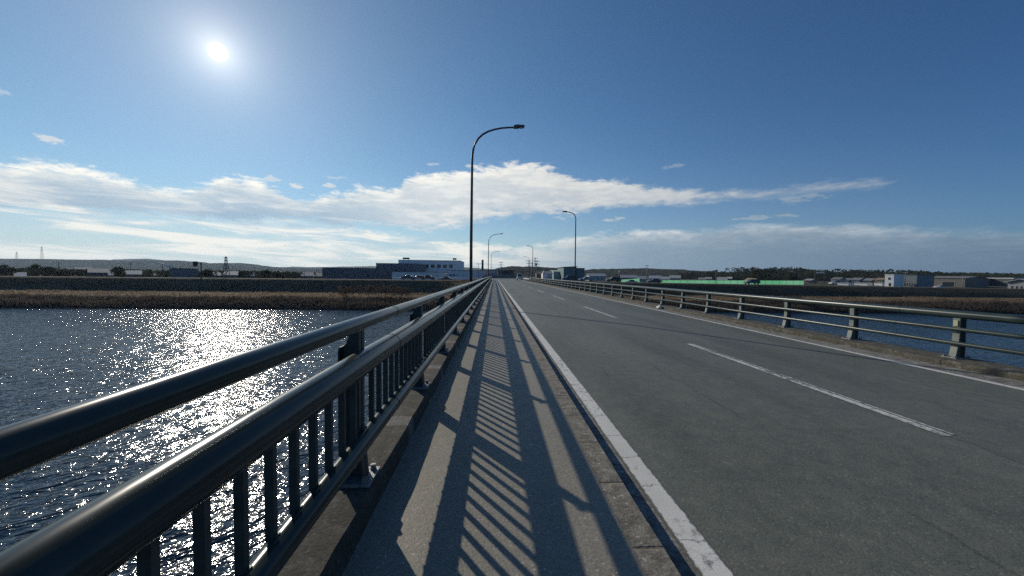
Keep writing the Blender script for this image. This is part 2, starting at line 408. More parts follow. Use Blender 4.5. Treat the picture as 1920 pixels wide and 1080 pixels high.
def foliage(name, a, b, sc, trans=.4):
    m, t = newmat(name); p = pos(t)
    n = t.noise(p, sc, 3, .6); n2 = t.noise(p, sc * 8, 2, .6)
    c = t.mix(t.ss(.35, .65, t.add(t.mul(n, .65), t.mul(n2, .35))), a, b)
    b = t.n.new('ShaderNodeBsdfDiffuse'); t.l.new(c, b.inputs[0])
    k = t.n.new('ShaderNodeBsdfTranslucent'); t.l.new(c, k.inputs[0])
    x_ = t.n.new('ShaderNodeMixShader'); x_.inputs[0].default_value = trans
    t.l.new(b.outputs[0], x_.inputs[1]); t.l.new(k.outputs[0], x_.inputs[2])
    o = t.n.new('ShaderNodeOutputMaterial'); t.l.new(x_.outputs[0], o.inputs[0]); return m
M['wood'] = foliage('evergreen leaves', (.028, .042, .020), (.075, .070, .042), .035)
M['leaf'] = foliage('tree leaves', (.030, .042, .022), (.06, .062, .036), .6)
M['reed'] = foliage('dry reeds', (.145, .112, .088), (.085, .071, .057), .12, .40)
M['straw'] = foliage('dry grass straw', (.29, .215, .145), (.165, .13, .092), .15, .5)
M['twig'] = foliage('bare twigs', (.10, .072, .055), (.05, .038, .03), .5)
M['bark'] = plain('bark', (.06, .045, .035), .95, .3, 4)
def P(name, c, rough=.7, var=.15, scale=1.5, metal=0., local=False):
    if name not in M: M[name] = plain(name, c, rough, var, scale, metal, local=local)
    return M[name]
P('window glass', (.03, .04, .05), .12, .1); P('white wall', (.80, .80, .78), .8); P('tyre', (.02, .02, .02), .9)
# ------------------------------------------------------------------ ground, river, hills
def smooth(a, b, x):
    k = max(0, min(1, (x - a) / (b - a))); return k * k * (3 - 2 * k)
PROF = [(-4000, -1.6), (-60, -1.6), (-52, -1.0), (-48, -1.0), (-40, -4.2), (-34, -4.6), (-28, -7.2), (-24, -9), (20, -9.6), (78, -9.4), (83, -7.6), (84.6, -6.7), (86, -6.0), (90, -5.0), (93, -4.7), (98, -4.45), (104.5, -4.2), (106.4, -4.0), (108, -2.95), (110, -1.55), (111.6, -.55), (113, -.38), (118, -.38), (121, -.8), (126, -1.2), (160, -1.4), (260, -1.5), (600, -1.5), (1500, -1.5), (8000, -1.5)]
def ground_z(x, y):
    for (a, za), (b, zb) in zip(PROF, PROF[1:]):
        if a <= y <= b: z = za + (zb - za) * (y - a) / (b - a); break
    else: z = -1.5
    if y > 104: z -= .0065 * max(0, x - 12) * smooth(107, 112, y) * (1 - smooth(125, 160, y)) + .001 * max(0, -x) * smooth(107, 112, y) * (1 - smooth(125, 160, y))
    if 82 < y < 104: z += (mnoise.noise(Vector((x * .05, y * .2, 3))) * .30 + mnoise.noise(Vector((x * .17, y * .3, 8))) * .22) * smooth(82, 84.5, y)
    if y > 100: # road embankment beyond the bridge
        k = smooth(101, 106, y) * (1 - smooth(170, 185, y)) * (1 - smooth(0, 14, max(-4 - x, x - 22, 0)))
        z = z * (1 - k) + (-.30) * k
    return z
xs = sorted(set([-6000, -3500, -2000, -1200, -800, -600, -450] + list(range(-360, 361, 6)) + [450, 600, 800, 1200, 2000, 3500, 6000] + [-30 + 2 * i for i in range(45)]))
ys = sorted(set([p[0] for p in PROF] + [85.3, 87, 88, 89, 91, 92, 94, 95, 96, 97, 99, 100, 101, 103, 105, 106, 107, 108, 110, 111, 116, 130, 140, 150, 165, 170, 175, 180, 185, 200, 3000]))
me = D.meshes.new('ground')
me.from_pydata([(x, y, ground_z(x, y)) for y in ys for x in xs], [], [(j * len(xs) + i, j * len(xs) + i + 1, (j + 1) * len(xs) + i + 1, (j + 1) * len(xs) + i) for j in range(len(ys) - 1) for i in range(len(xs) - 1)])
me.materials.append(M['ground']); me.shade_smooth()
o = D.objects.new('ground', me); COL.objects.link(o); struct(o)
b = MB(); b.face([(-6000, -33, -6.8), (6000, -33, -6.8), (6000, 85.5, -6.8), (-6000, 85.5, -6.8)])
struct(b.build('river_water', M['water']))

def hill(name, pts, Y, depth, mat, jag=3., step=6, base=-2.):
    """ridge whose crest follows pts (pixel of the photo) at distance Y, with slopes before and behind it"""
    cr = [at(x, y, Y) for x, y in pts]
    v = []; rows = 9; f = []; n = 0
    x = cr[0].x
    while x < cr[-1].x:
        for a, c in zip(cr, cr[1:]):
            if a.x <= x <= c.x: z = a.z + (c.z - a.z) * (x - a.x) / (c.x - a.x); break
        z += (mnoise.noise(Vector((x / (jag * 5), Y, 0))) * 1.0 + mnoise.noise(Vector((x / (jag * 1.7), Y, 5))) * .6) * jag * .45
        for r in range(rows):
            k = r / (rows - 1) * 2 - 1            # -1 front, 0 crest, 1 back
            hh = (math.cos(k * math.pi) * .5 + .5) ** .8
            yy = Y + k * depth
            zz = base + (z - base) * hh + (0 if r in (0, rows // 2, rows - 1) else mnoise.noise(Vector((x / (jag * 9), r * 1.3, Y))) * jag * 1.5 * hh)
            v.append((x, yy, zz))
        n += 1; x += step
    for i in range(n - 1):
        for r in range(rows - 1): f.append((i * rows + r, (i + 1) * rows + r, (i + 1) * rows + r + 1, i * rows + r + 1))
    me = D.meshes.new(name); me.from_pydata(v, [], f); me.materials.append(mat); me.shade_smooth()
    o = D.objects.new(name, me); COL.objects.link(o); struct(o); return o
hill('hills', [(-500, 478), (-200, 482), (0, 485), (60, 486), (100, 486), (160, 487), (200, 487), (240, 491), (280, 489), (330, 488), (380, 494), (450, 493), (476, 498), (560, 503), (640, 505), (740, 505), (870, 508), (1000, 508)], 1900, 520, M['hill'], 5., 9)
hill('hills', [(150, 500), (250, 487), (275, 485), (300, 488), (420, 496), (520, 501), (600, 501), (700, 499), (760, 502), (870, 501), (930, 505), (960, 501), (1010, 500), (1060, 505), (1110, 506), (1180, 505), (1220, 507), (1300, 510), (1500, 514), (1800, 520), (2300, 526)], 3000, 700, M['hill'], 6., 12)
hill('hills', [(900, 512), (935, 502), (960, 499), (1000, 500), (1040, 502), (1062, 509), (1100, 511)], 900, 220, M['hill'], 3., 4)
hill('hills', [(1080, 510), (1110, 504.5), (1150, 504), (1200, 503), (1260, 505), (1300, 508), (1400, 514)], 1100, 300, M['hill'], 3., 4)

# clump of leaf quads
def clump(b, c, rx, ry, rz, n, s):
    for _ in range(n):
        d = Vector((random.gauss(0, 1), random.gauss(0, 1), random.gauss(0, 1))).normalized()
        rr = random.uniform(.55, 1.) ** .6
        q = Vector((c[0] + d.x * rx * rr, c[1] + d.y * ry * rr, c[2] + d.z * rz * rr))
        a = Vector((random.gauss(0, 1), random.gauss(0, 1), random.gauss(0, 1))).normalized(); e = a.orthogonal().normalized(); ss = s * random.uniform(.6, 1.3)
        b.face([q - a * ss - e * ss * .6, q + a * ss - e * ss * .6, q + a * ss * .8 + e * ss * .7, q - a * ss * .8 + e * ss * .6])
# far woods: ridge ground plus crowns
def woods(name, label, pts, Y, depth, dens, mat, h=(5, 9), base=-1.5):
    cr = [at(x, y, Y) for x, y in pts]; x0, x1 = cr[0].x, cr[-1].x
    b = MB(); n = int((x1 - x0) * dens)
    for i in range(n):
        x = random.uniform(x0, x1)
        for a, c in zip(cr, cr[1:]):
            if a.x <= x <= c.x: z = a.z + (c.z - a.z) * (x - a.x) / (c.x - a.x); break
        k = random.random() ** .8
        hh = random.uniform(*h)
        yy = Y - depth * k
        top = base + 3.2 + (z - base - 3.2) * (1 - k) ** .9
        r = hh * random.uniform(.42, .6)
        clump(b, (x, yy, top - r * .6), r, r, r * .75, 34, r * .26)
    o = b.build(name, mat, recalc=False); tag(o, label, None, None, 'stuff'); return o
hp = [(1255, 516), (1270, 511), (1300, 508), (1345, 504), (1380, 501), (1420, 500), (1460, 499.5), (1485, 501), (1505, 506), (1530, 508), (1560, 504), (1600, 506), (1650, 505), (1690, 505), (1720, 510), (1760, 509), (1800, 511), (1850, 511), (1920, 513), (2050, 514), (2250, 520)]
woods('woodland', 'dark wooded ridge of evergreen and bare trees behind the green fence and the houses on the right', hp, 460, 120, 2.3, M['wood'])
hill('hills', [(x, y + 9) for x, y in hp], 470, 130, M['hill'], 2., 4)
# low dark treetops on the left behind the embankment
woods('treetops', 'low dark belt of treetops behind the embankment on the left', [(-350, 502), (0, 504), (60, 506), (100, 504), (150, 507), (200, 508), (240, 508), (270, 507), (300, 510), (380, 509), (430, 511), (500, 511), (560, 513), (608, 514)], 205, 28, 2.6, M['leaf'], (2.6, 4.6))

# ------------------------------------------------------------------ bridge
BY0, BY1 = -46., 104.
br = empty('bridge', (3.7, 30, -.9)); tag(br, 'concrete road bridge with walkway crossing the river to the far embankment', 'bridge')
def bpart(b, name, mat, **k):
    o = b.build(name, mat, br, **k); o.matrix_parent_inverse = br.matrix_basis.inverted(); return o
b = MB()
b.prism([(-.70, -.05), (-.72, -.30), (-.99, -.55), (-.75, -.85), (1.2, -1.1), (6.6, -1.1), (8.3, -.85), (8.58, -.55), (8.58, -.19), (8.34, -.19), (8.34, -.16), (7.66, -.16), (4.09, -.10), (.845, -.16), (.845, -.05)], BY0, BY1)
bpart(b, 'deck', M['deck'])
b = MB()
for gx in (.6, 3.0, 5.2, 7.2): b.box(gx, gx + .45, BY0, BY1, -2.6, -1.1)
bpart(b, 'girder', M['deck'])
for y in (-30, 4, 38, 72):
    b = MB(); b.box(-.3, 8.1, y - 1.1, y + 1.1, -3.6, -2.61)
    b.prism([(1 + .9 * math.cos(a) if False else (1.6 if math.cos(a) < 0 else 6.2) + 1.1 * math.cos(a), y + 1.1 * math.sin(a)) for a in [math.pi * 2 * k / 24 + math.pi / 2 for k in range(24)]], -11, -3.61, 'z')
    bpart(b, 'pier', M['deck'])
b = MB(); b.box(-.9, 8.5, 104.0, 105.6, -7, -.45); bpart(b, 'abutment', M['deck'])
# parapet curb under the near railing (rounded outer edge)
def curb(prof, y0, y1, step, name, mat, amp=.004):
    b = MB(); n = len(prof); yy = []; y = y0
    while y < y1: yy.append(y); y += step if -2 < y < 14 else 1.
    yy.append(y1)
    i0 = len(b.v)
    for y in yy:
        for (x, z) in prof:
            d = amp if z > -.3 else 0
            b.v.append((x + mnoise.noise(Vector((y * 3.1, x * 3, z * 3))) * d * 1.6, y, z + mnoise.noise(Vector((y * 4.3, x * 4, 9))) * d))
    for j in range(len(yy) - 1):
        for k in range(n - 1): b.f.append((j * n + k, (j + 1) * n + k, (j + 1) * n + k + 1, j * n + k + 1)); b.sm.append(False)
    b.f.append(tuple(range(n))); b.sm.append(False)
    b.f.append(tuple((len(yy) - 1) * n + k for k in reversed(range(n)))); b.sm.append(False)
    return bpart(b, name, mat)
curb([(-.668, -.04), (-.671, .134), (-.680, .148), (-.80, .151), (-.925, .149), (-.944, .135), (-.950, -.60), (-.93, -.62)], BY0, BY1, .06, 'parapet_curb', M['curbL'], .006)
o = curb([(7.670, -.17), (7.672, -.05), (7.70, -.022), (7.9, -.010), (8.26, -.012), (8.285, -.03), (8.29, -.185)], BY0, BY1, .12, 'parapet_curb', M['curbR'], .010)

# walkway, road, kerb
def sheet(name, mat, xs_, y0, y1, kindname=None, ystep=2.0, amp=0.):
    b = MB(); yy = []; y = y0
    while y < y1: yy.append(y); y += ystep
    yy.append(y1); n = len(xs_)
    for y in yy:
        for (x, z) in xs_: b.v.append((x, y, z + (mnoise.noise(Vector((x * 1.3, y * .7, 0))) * amp)))
    for j in range(len(yy) - 1):
        for k in range(n - 1): b.f.append((j * n + k, j * n + k + 1, (j + 1) * n + k + 1, (j + 1) * n + k)); b.sm.append(True)
    return struct(b.build(name, mat, recalc=False))
sheet('walkway', M['walk'], [(-.698, 0), (-.3, 0), (.2, 0), (.698, 0)], BY0, 108, ystep=.5, amp=.0012)
b = MB()
y = BY0; k = 0
while y < 108:
    b.box(.700, .854 + random.uniform(-.003, .003), y + .0012, min(y + .5838, 108), -.13, .000 + random.uniform(-.001, .001)); y += .585
struct(b.build('kerb', M['kerb'], bevel=0))
ZL, ZC = -.117, -.057
def rz(x): return ZL + (ZC - ZL) * (1 - abs(x - 4.09) / 3.1) if .95 < x < 7.25 else ZL
sheet('gutter', M['gutter'], [(.8, ZL - .001), (1.03, ZL - .001)], BY0, 106)
sheet('gutter', M['gutter'], [(7.15, ZL - .001), (7.69, ZL - .001)], BY0, 106)
sheet('road', M['road'], [(1.02, rz(1.02))] + [(x, rz(x)) for x in (2, 3, 4.09, 5, 6)] + [(7.19, rz(7.19))], BY0, 106, ystep=1.)
b = MB(); b.face([(-.6, 106, ZL), (7.7, 106, ZL), (10.5, 118, ZL), (16, 150, ZL), (16, 156, ZL), (-40, 156, ZL), (-40, 146, ZL), (-3, 144, ZL), (-1.5, 130, ZL)])
struct(b.build('road', M['road'], recalc=False))
def strip(name, mat, x0, x1, y0, y1, up=.004):
    b = MB(); n = max(1, int((y1 - y0) / 1.))
    for i in range(n):
        a, c = y0 + (y1 - y0) * i / n, y0 + (y1 - y0) * (i + 1) / n
        b.face([(x0, a, rz(x0) + up), (x1, a, rz(x1) + up), (x1, c, rz(x1) + up), (x0, c, rz(x0) + up)])
    return struct(b.build(name, mat, recalc=False))
strip('road_marking', M['line'], 1.030, 1.190, BY0, 106)
strip('road_marking', M['line'], 7.015, 7.165, BY0, 106)
# broken centre line: each dash is a double coat, an older one showing beside the newer
dm = MB(); dm.face([(4.035, 0, 0), (4.135, 0, 0), (4.135, 4.5, 0), (4.035, 4.5, 0)]); dm.face([(4.160, .02, 0), (4.195, .02, 0), (4.195, 4.46, 0), (4.160, 4.46, 0)])
dash0 = None
for k in range(-3, 11):
    y = 3.12 + 9.15 * k
    if dash0 is None: dash0 = dm.build('road_marking', M['dash'], recalc=False); o = dash0
    else: o = dash0.copy(); COL.objects.link(o)
    o.location = (0, y, ZC + .003); struct(o)

# ------------------------------------------------------------------ near railing
def rot(o): return o
rl = empty('bridge_railing', (-.78, 30, .13))
tag(rl, 'dark steel walkway railing with two thick round rails and upright bars over the sunlit water', 'railing')
def rp(b, name, mat, par=None, **k):
    o = b.build(name, mat, par or rl, **k)
    if par is None: o.matrix_parent_inverse = rl.matrix_basis.inverted()
    return o
def longtube(b, x, z, r, y0, y1, seg=40):
    b.tube([(x, y0, z), (x, -1, z), (x, 1, z), (x, 6, z), (x, 20, z), (x, y1, z)], r, seg)
RY0, RY1 = -12., 102.
for (x, z, r, nm) in ((-.731, 1.076, .0382, 'top_rail'), (-.747, .842, .0690, 'handrail'), (-.733, .397, .0495, 'bottom_rail')):
    b = MB(); longtube(b, x, z, r, RY0, RY1, 56)
    for y in [2.74 + 5.4 * k for k in range(-2, 19)]:      # sleeve joints of the pipes
        b.tube([(x, y, z), (x, y + .004, z)], r + .0018, 56)
    rp(b, nm, M['rail'], recalc=False)
# one post with plate and bolts
inner = [(-.738, .1665), (-.742, .20), (-.748, .27), (-.756, .36), (-.764, .46), (-.764, .90), (-.764, 1.03), (-.745, 1.045)]
outer = [(-.822, 1.045), (-.836, .99), (-.850, .945), (-.866, .93), (-.872, .90), (-.872, .45), (-.866, .1665)]
def post_mesh():
    b = MB(); b.prism(inner + outer, -.006, .006)
    for (a, c) in zip(inner[:-2], inner[1:-1]):
        b.prism([a, c, (c[0] - .010, c[1]), (a[0] - .010, a[1])], -.045, .045)
    ol = outer[3:]
    for (a, c) in zip(ol, ol[1:]):
        b.prism([a, c, (c[0] - .010, c[1]), (a[0] - .010, a[1])], -.045, .045)
    b.prism([(-.745, 1.038), (-.745, 1.05), (-.824, 1.05), (-.824, 1.038)], -.04, .04)
    for z in (.397, .842): b.box(-.775, -.745, -.03, .03, z - .055, z + .055)
    return b
def bolts_mesh(px, z, r=.011):
    b = MB()
    for (x, y) in px:
        b.tube([(x, y, z), (x, y, z + .010)], r * 2.1, 6, smooth=False)
        b.tube([(x, y, z + .010), (x, y, z + .030)], r, 8, smooth=False)
        b.tube([(x, y, z + .0101), (x, y, z + .028)], r * 1.75, 6, smooth=False)
    return b
p0 = rp(post_mesh(), 'post', M['post'])
b = MB(); b.box(-.885, -.688, -.105, .105, .150, .166)
pl = b.build('base_plate', M['plate'], p0, bevel=.002)
for q_ in [(-.724, -.074), (-.724, .074), (-.850, -.075), (-.850, .075)]: bolts_mesh([q_], .1663, .0095).build('anchor_bolt', M['plate'], p0)
PI = p0.matrix_parent_inverse.copy()
for k in range(-7, 56):
    y = 2.19 + 1.8 * k
    if y < RY0 or y > RY1: continue
    if k == 0: p0.location = (0, y, 0); continue
    c = copy_tree(p0, rl); c.matrix_parent_inverse = PI; c.location = (0, y, 0)
# balusters: round bars that pass behind the bottom rail
ys_ = [y for k in range(-7, 56) for y in [2.19 + 1.8 * k + .15 * j for j in range(1, 12)] if RY0 < y < RY1]
near = sorted([y for y in ys_ if y > .55])[:100]
def bar(b, y): b.box(-.772, -.742, y - .011, y + .011, .36, .80); b.box(-.76, -.733, y - .012, y + .012, .395, .452)
b = MB(); bar(b, 0.); b0 = rp(b, 'baluster', M['post'])
for i, y in enumerate(near):
    c = b0 if i == 0 else b0.copy()
    if i: COL.objects.link(c)
    c.location = (0, y, 0)
b = MB()
for y in ys_:
    if y not in near: bar(b, y)
o = rp(b, 'baluster', M['post']); o['kind'] = 'stuff'

# ------------------------------------------------------------------ railing on the far side of the road
rr = empty('bridge_railing', (8.1, 30, -.01))
tag(rr, 'pale green roadside railing of one thick and two thin rails beyond the far edge line', 'railing')
FX = 8.1; FY0, FY1 = -14., 86.
def rq(b, name, mat, **k):
    o = b.build(name, mat, rr, **k); o.matrix_parent_inverse = rr.matrix_basis.inverted(); return o
for (x, z, r, nm) in ((FX - .015, .744, .0699, 'top_rail'), (FX - .115, .494, .036, 'middle_rail'), (FX - .115, .247, .036, 'bottom_rail')):
    b = MB(); b.tube([(x, FY0, z), (x, 4, z), (x, 12, z), (x, FY1, z)], r, 32)
    for y in [7.0 + 5.7 * k for k in range(-3, 14)]: b.tube([(x, y, z), (x, y + .005, z)], r + .002, 32)
    rq(b, nm, M['railR'], recalc=False)
b = MB()
fr = [(FX - .125, .006), (FX - .108, .09), (FX - .09, .18), (FX - .078, .27), (FX - .07, .36), (FX - .07, .68)]
bk = [(FX + .03, .68), (FX + .035, .006)]
b.prism(fr + bk, -.006, .006)
for (a, c) in zip(fr, fr[1:]): b.prism([a, c, (c[0] - .010, c[1]), (a[0] - .010, a[1])], -.05, .05)
b.prism([(FX + .03, .68), (FX + .035, .006), (FX + .045, .006), (FX + .04, .68)], -.05, .05)
b.box(FX - .075, FX + .045, -.05, .05, .665, .682)
for z in (.494, .247): b.box(FX - .118, FX - .072, -.035, .035, z - .045, z - .012)
q0 = rq(b, 'post', M['postR'])
b = MB(); b.box(FX - .20, FX + .075, -.11, .11, -.012, .006); b.build('base_plate', M['plate'], q0, bevel=.002)
for q_ in [(FX - .165, -.08), (FX - .165, .08), (FX + .055, -.085), (FX + .055, .085)]: bolts_mesh([q_], .0065).build('anchor_bolt', M['plate'], q0)
QI = q0.matrix_parent_inverse.copy()
q_first = None
for k in range(-10, 43):
    y = 6.08 + 1.9 * k
    if y < FY0 or y > FY1: continue
    if k == 0: q0.location = (0, y, 0); continue
    c = copy_tree(q0, rr); c.matrix_parent_inverse = QI; c.location = (0, y, 0)
b = MB(); b.box(FX - .094, FX - .0815, -.028, .034, .545, .645)
rf = b.build('reflector', P('faded reflector', (.42, .42, .24), .4), q0)

# white guard rail where the bridge ends, right
g = empty('guard_rail', (8.4, 86, -.1)); tag(g, 'pale steel guard rail carrying on from the far end of the roadside railing', 'guard rail')
b = MB(); b.prism([(0, .45), (.03, .50), (0, .55), (.03, .60), (.05, .60), (.02, .55), (.05, .50), (.02, .45)], .2, 30.); b.build('beam', P('galvanised beam', (.45, .45, .43), .5), g)
for k in range(12):
    b = MB(); b.tube([(.10, .5 + 2.6 * k, -.3), (.10, .5 + 2.6 * k, .66)], .055, 10); b.build('post', P('galvanised beam', (.45, .45, .43)), g)

# ------------------------------------------------------------------ street lamps
def lamp(x, y, side, label, topz=8.36, lean=.0, reach=2.45, drop=1.0):
    g = empty('street_lamp', (x, y, -.35)); tag(g, label, 'street lamp', 'street lamps along the bridge')
    s = side; H = topz + .35
    pts = [(0, 0, 0), (0, 0, H * .4), (.02 * s, 0, H - .085 - (1.665 * drop))]
    c = [(.03, -1.45), (.075, -1.15), (.16, -.88), (.30, -.65), (.50, -.46), (.76, -.31), (1.06, -.21), (1.40, -.135), (1.75, -.10), (2.02, -.085)]
    for a, e in c: pts.append((a * s * reach / 2.45, 0, H - .085 + (e + .085) * drop))
    n = len(pts); rad = [.076, .068, .056] + [.052 - .0016 * k for k in range(len(c))]
    b = MB(); b.tube(pts, rad, 14); b.build('pole', M['lamp'], g, recalc=False)
    b = MB(); b.box(-.16, .16, -.16, .16, -.30, .0); b.prism([(-.13, .0), (.13, .0), (.085, .10), (-.085, .10)], -.13, .13)
    b.build('base', M['deck'], g)
    b = MB(); X0 = 1.93 * s * reach / 2.45; L = .52 * s
    prof = [(0, -.125), (.03, -.045), (.10, -.015), (.26, .0), (.30, -.01), (.50, -.012), (.53, -.035), (.53, -.085), (.48, -.105), (.27, -.11), (.25, -.135), (.04, -.145)]
    b.prism([(X0 + a * s, H + e + .02) for a, e in prof], -.11, .11); hd = b.build('lamp_head', M['lamphead'], g, bevel=.012)
    b = MB(); b.prism([(X0 + a * s, H + e) for a, e in ((.29, -.096), (.31, -.108), (.45, -.108), (.47, -.088))], -.085, .085); b.build('lens', M['glass'], hd)
    b = MB(); b.box(-.05, .05, -.088, -.066, .85, 1.25); b.build('hatch', M['lamp'], g)
    return g
lamp(-1.10, 17.75, 1, 'tall curved street lamp nearest the camera, beside the walkway railing')
lamp(-1.02, 63.6, 1, 'curved street lamp beside the walkway railing, second along that side, smaller against the sky')
lamp(-.95, 111, 1, 'curved street lamp beside the walkway railing, smallest and farthest on that side')
lamp(8.85, 40.6, -1, 'curved street lamp on the roadside railing, in front of the green warehouses', reach=1.2, drop=.6)
lamp(9.1, 88.5, -1, 'curved street lamp past the roadside railing, among the utility poles', reach=1.2, drop=.6)
lamp(13.2, 140, -1, 'faint curved street lamp beyond the bridge end, leftmost over the utility poles', reach=2.2)

# small things on the bridge
def lump(name, label, cat, loc, r, mat, sz=(1, 1, .6), seed=0):
    bm = bmesh.new(); bmesh.ops.create_icosphere(bm, subdivisions=3, radius=r)
    for v in bm.verts:
        k = 1 + mnoise.noise(v.co * (2.2 / r) + Vector((seed, 0, 0))) * .32
        v.co = Vector((v.co.x * sz[0], v.co.y * sz[1], v.co.z * sz[2])) * k
        v.co.z = max(v.co.z, -r * .35)
    me = D.meshes.new(name); bm.to_mesh(me); bm.free(); me.materials.append(mat)
    o = D.objects.new(name, me); COL.objects.link(o); o.location = loc; tag(o, label, cat); return o
lump('plastic_bag', 'crumpled white plastic bag lying in the gutter below the roadside railing', 'bag', (7.56, 16.7, -.07), .11, P('white plastic', (.62, .62, .58), .5), (1., 1.5, .9), 3)
# red and white marker post at the end of the walkway
g = empty('marker_post', (-.19, 90, 0)); tag(g, 'small red and white marker post at the far end of the walkway', 'marker post')
b = MB(); b.tube([(0, 0, 0), (0, 0, .8)], .045, 10); b.build('pole', P('orange plastic', (.55, .10, .04)), g)
b = MB(); b.tube([(0, 0, .5), (0, 0, .62)], .048, 10); b.build('band', P('white plastic', (.62, .62, .58)), g)
b = MB(); b.prism([(-.14, 0), (.14, 0), (.08, .07), (-.08, .07)], -.12, .12); b.build('base', M['tyre'], g)

# ------------------------------------------------------------------ vehicles
def car(loc, rzd, colr, label, kind='sedan', name='car', cat='car', tail=True):
    L, Wd, Hh = {'sedan': (4.5, 1.70, 1.45), 'van': (3.4, 1.48, 1.85), 'wagon': (4.6, 1.72, 1.65), 'truck': (4.7, 1.70, 2.0)}[kind]
    g = empty(name, loc, R(rzd)); tag(g, label, cat, 'cars parked and driving beyond the bridge')
    paint = M.get(('car', colr)) or M.setdefault(('car', colr), plain('car paint', colr, .25, .05, 1., .0, local=True))
    h = L / 2; w_ = Wd / 2
    low = {'sedan': [(-h, .35), (-h, .72), (-h + .25, .85), (-h + 1.0, .92), (h - 1.35, .90), (h - .25, .76), (h, .62), (h, .32)],
           'wagon': [(-h, .38), (-h, .80), (-h + .1, .95), (h - 1.2, .95), (h - .2, .82), (h, .66), (h, .34)],
           'van': [(-h, .36), (-h, .95), (h - .5, .95), (h - .08, .86), (h, .66), (h, .32)],
           'truck': [(-h, .55), (-h, 1.05), (.5, 1.05), (.5, 1.0), (h - .1, 1.0), (h, .8), (h, .35), (-h, .45)]}[kind]
    b = MB(); b.prism(low, -w_, w_); b.build('body', paint, g, bevel=.05)
    cab = {'sedan': [(-h + .95, .90), (-h + 1.5, 1.40), (-h + 2.5, 1.45), (h - 1.3, .90)],
           'wagon': [(-h + .1, .93), (-h + .35, 1.58), (-h + 2.6, 1.65), (h - 1.15, .93)],
           'van': [(-h + .05, .93), (-h + .12, 1.80), (h - .85, 1.85), (h - .25, .93)],
           'truck': [(h - 1.75, .98), (h - 1.7, 1.9), (h - .75, 1.95), (h - .12, .98)]}[kind]
    def shrink(poly, k, dz): 
        cx = sum(p[0] for p in poly) / len(poly); return [(cx + (p[0] - cx) * k, p[1] + dz) for p in poly]
    # tapered cabin: bottom full width, top narrower
    b = MB(); i = 0; n = len(cab); zt = max(p[1] for p in cab); zb = min(p[1] for p in cab)
    def wid(z): return w_ - .03 - .17 * (z - zb) / (zt - zb)
    b.v += [(p[0], -wid(p[1]), p[1]) for p in cab] + [(p[0], wid(p[1]), p[1]) for p in cab]
    b.f += [tuple(range(n)), tuple(n + k for k in reversed(range(n)))] + [(k, n + k, n + (k + 1) % n, (k + 1) % n) for k in range(n)]; b.sm += [False] * (n + 2)
    b.build('cabin', paint, g, bevel=.03)
    gl = M['window glass']; q = shrink(cab, .84, .0); m0, m1 = .16, .12
    for s in (-1, 1):
        b = MB(); pts = []
        for p in cab:
            z = min(max(p[1], zb + .10), zt - .10); cx = sum(t[0] for t in cab) / n
            pts.append((cx + (p[0] - cx) * .86, s * (wid(z) + .012), z))
        b.face(pts); b.face([(p[0], p[1] - s * .02, p[2]) for p in pts]); b.build('side_window', gl, g)
    def pane(a, c, nm):
        b = MB(); a_, c_ = Vector(a), Vector(c); d = (c_ - a_); A = a_ + d * .14; C = a_ + d * .86; nn_ = Vector((-d.y, d.x)).normalized() * -.0
        out = Vector((d.y, -d.x)).normalized(); 
        if out.x * (1 if nm == 'windscreen' else -1) < 0: out = -out
        A += out * .014; C += out * .014
        b.face([(A.x, -wid(A.y) + .10, A.y), (A.x, wid(A.y) - .10, A.y), (C.x, wid(C.y) - .10, C.y), (C.x, -wid(C.y) + .10, C.y)])
        b.build(nm, gl, g, recalc=False)
    pane(cab[-1], cab[-2], 'windscreen'); pane(cab[0], cab[1], 'rear_window')
    for x in (-h + .78, h - .80):
        for s in (-1, 1):
            b = MB(); b.tube([(x, s * (w_ - .17), .31), (x, s * (w_ + .02), .31)], .31, 18, smooth=False); wh = b.build('wheel', M['tyre'], g)
            b = MB(); b.tube([(x, s * (w_ + .005), .31), (x, s * (w_ + .03), .31)], .18, 14, smooth=False); b.build('rim', M['steelgrey'], wh)
    for s in (-1, 1):
        b = MB(); b.box(h - .06, h + .015, s * (w_ - .22) - .16, s * (w_ - .22) + .16, .58, .72); b.build('headlight', P('lamp clear', (.6, .6, .6), .15), g)
        b = MB(); b.box(-h - .015, -h + .05, s * (w_ - .17) - .12, s * (w_ - .17) + .12, .68, .84); b.build('tail_light', P('lamp red', (.35, .02, .02), .2), g)
    b = MB(); b.box(h - .02, h + .012, -.2, .2, .42, .54); b.build('number_plate', P('plate white', (.6, .6, .55), .5), g)
    return g
def cpos(px, Y): return at(px, 520, Y).x
WH = (.62, .62, .62); DK = (.025, .028, .035); RD = (.10, .02, .025); SV = (.30, .31, .33); BL = (.02, .035, .09)
car((7.45, 110, ZL + .004), -90, (.68, .68, .67), 'small white van with a dark windscreen coming along the road towards the bridge', 'van', 'van', 'van')
zz = lambda x, y: ground_z(x, y) + .02
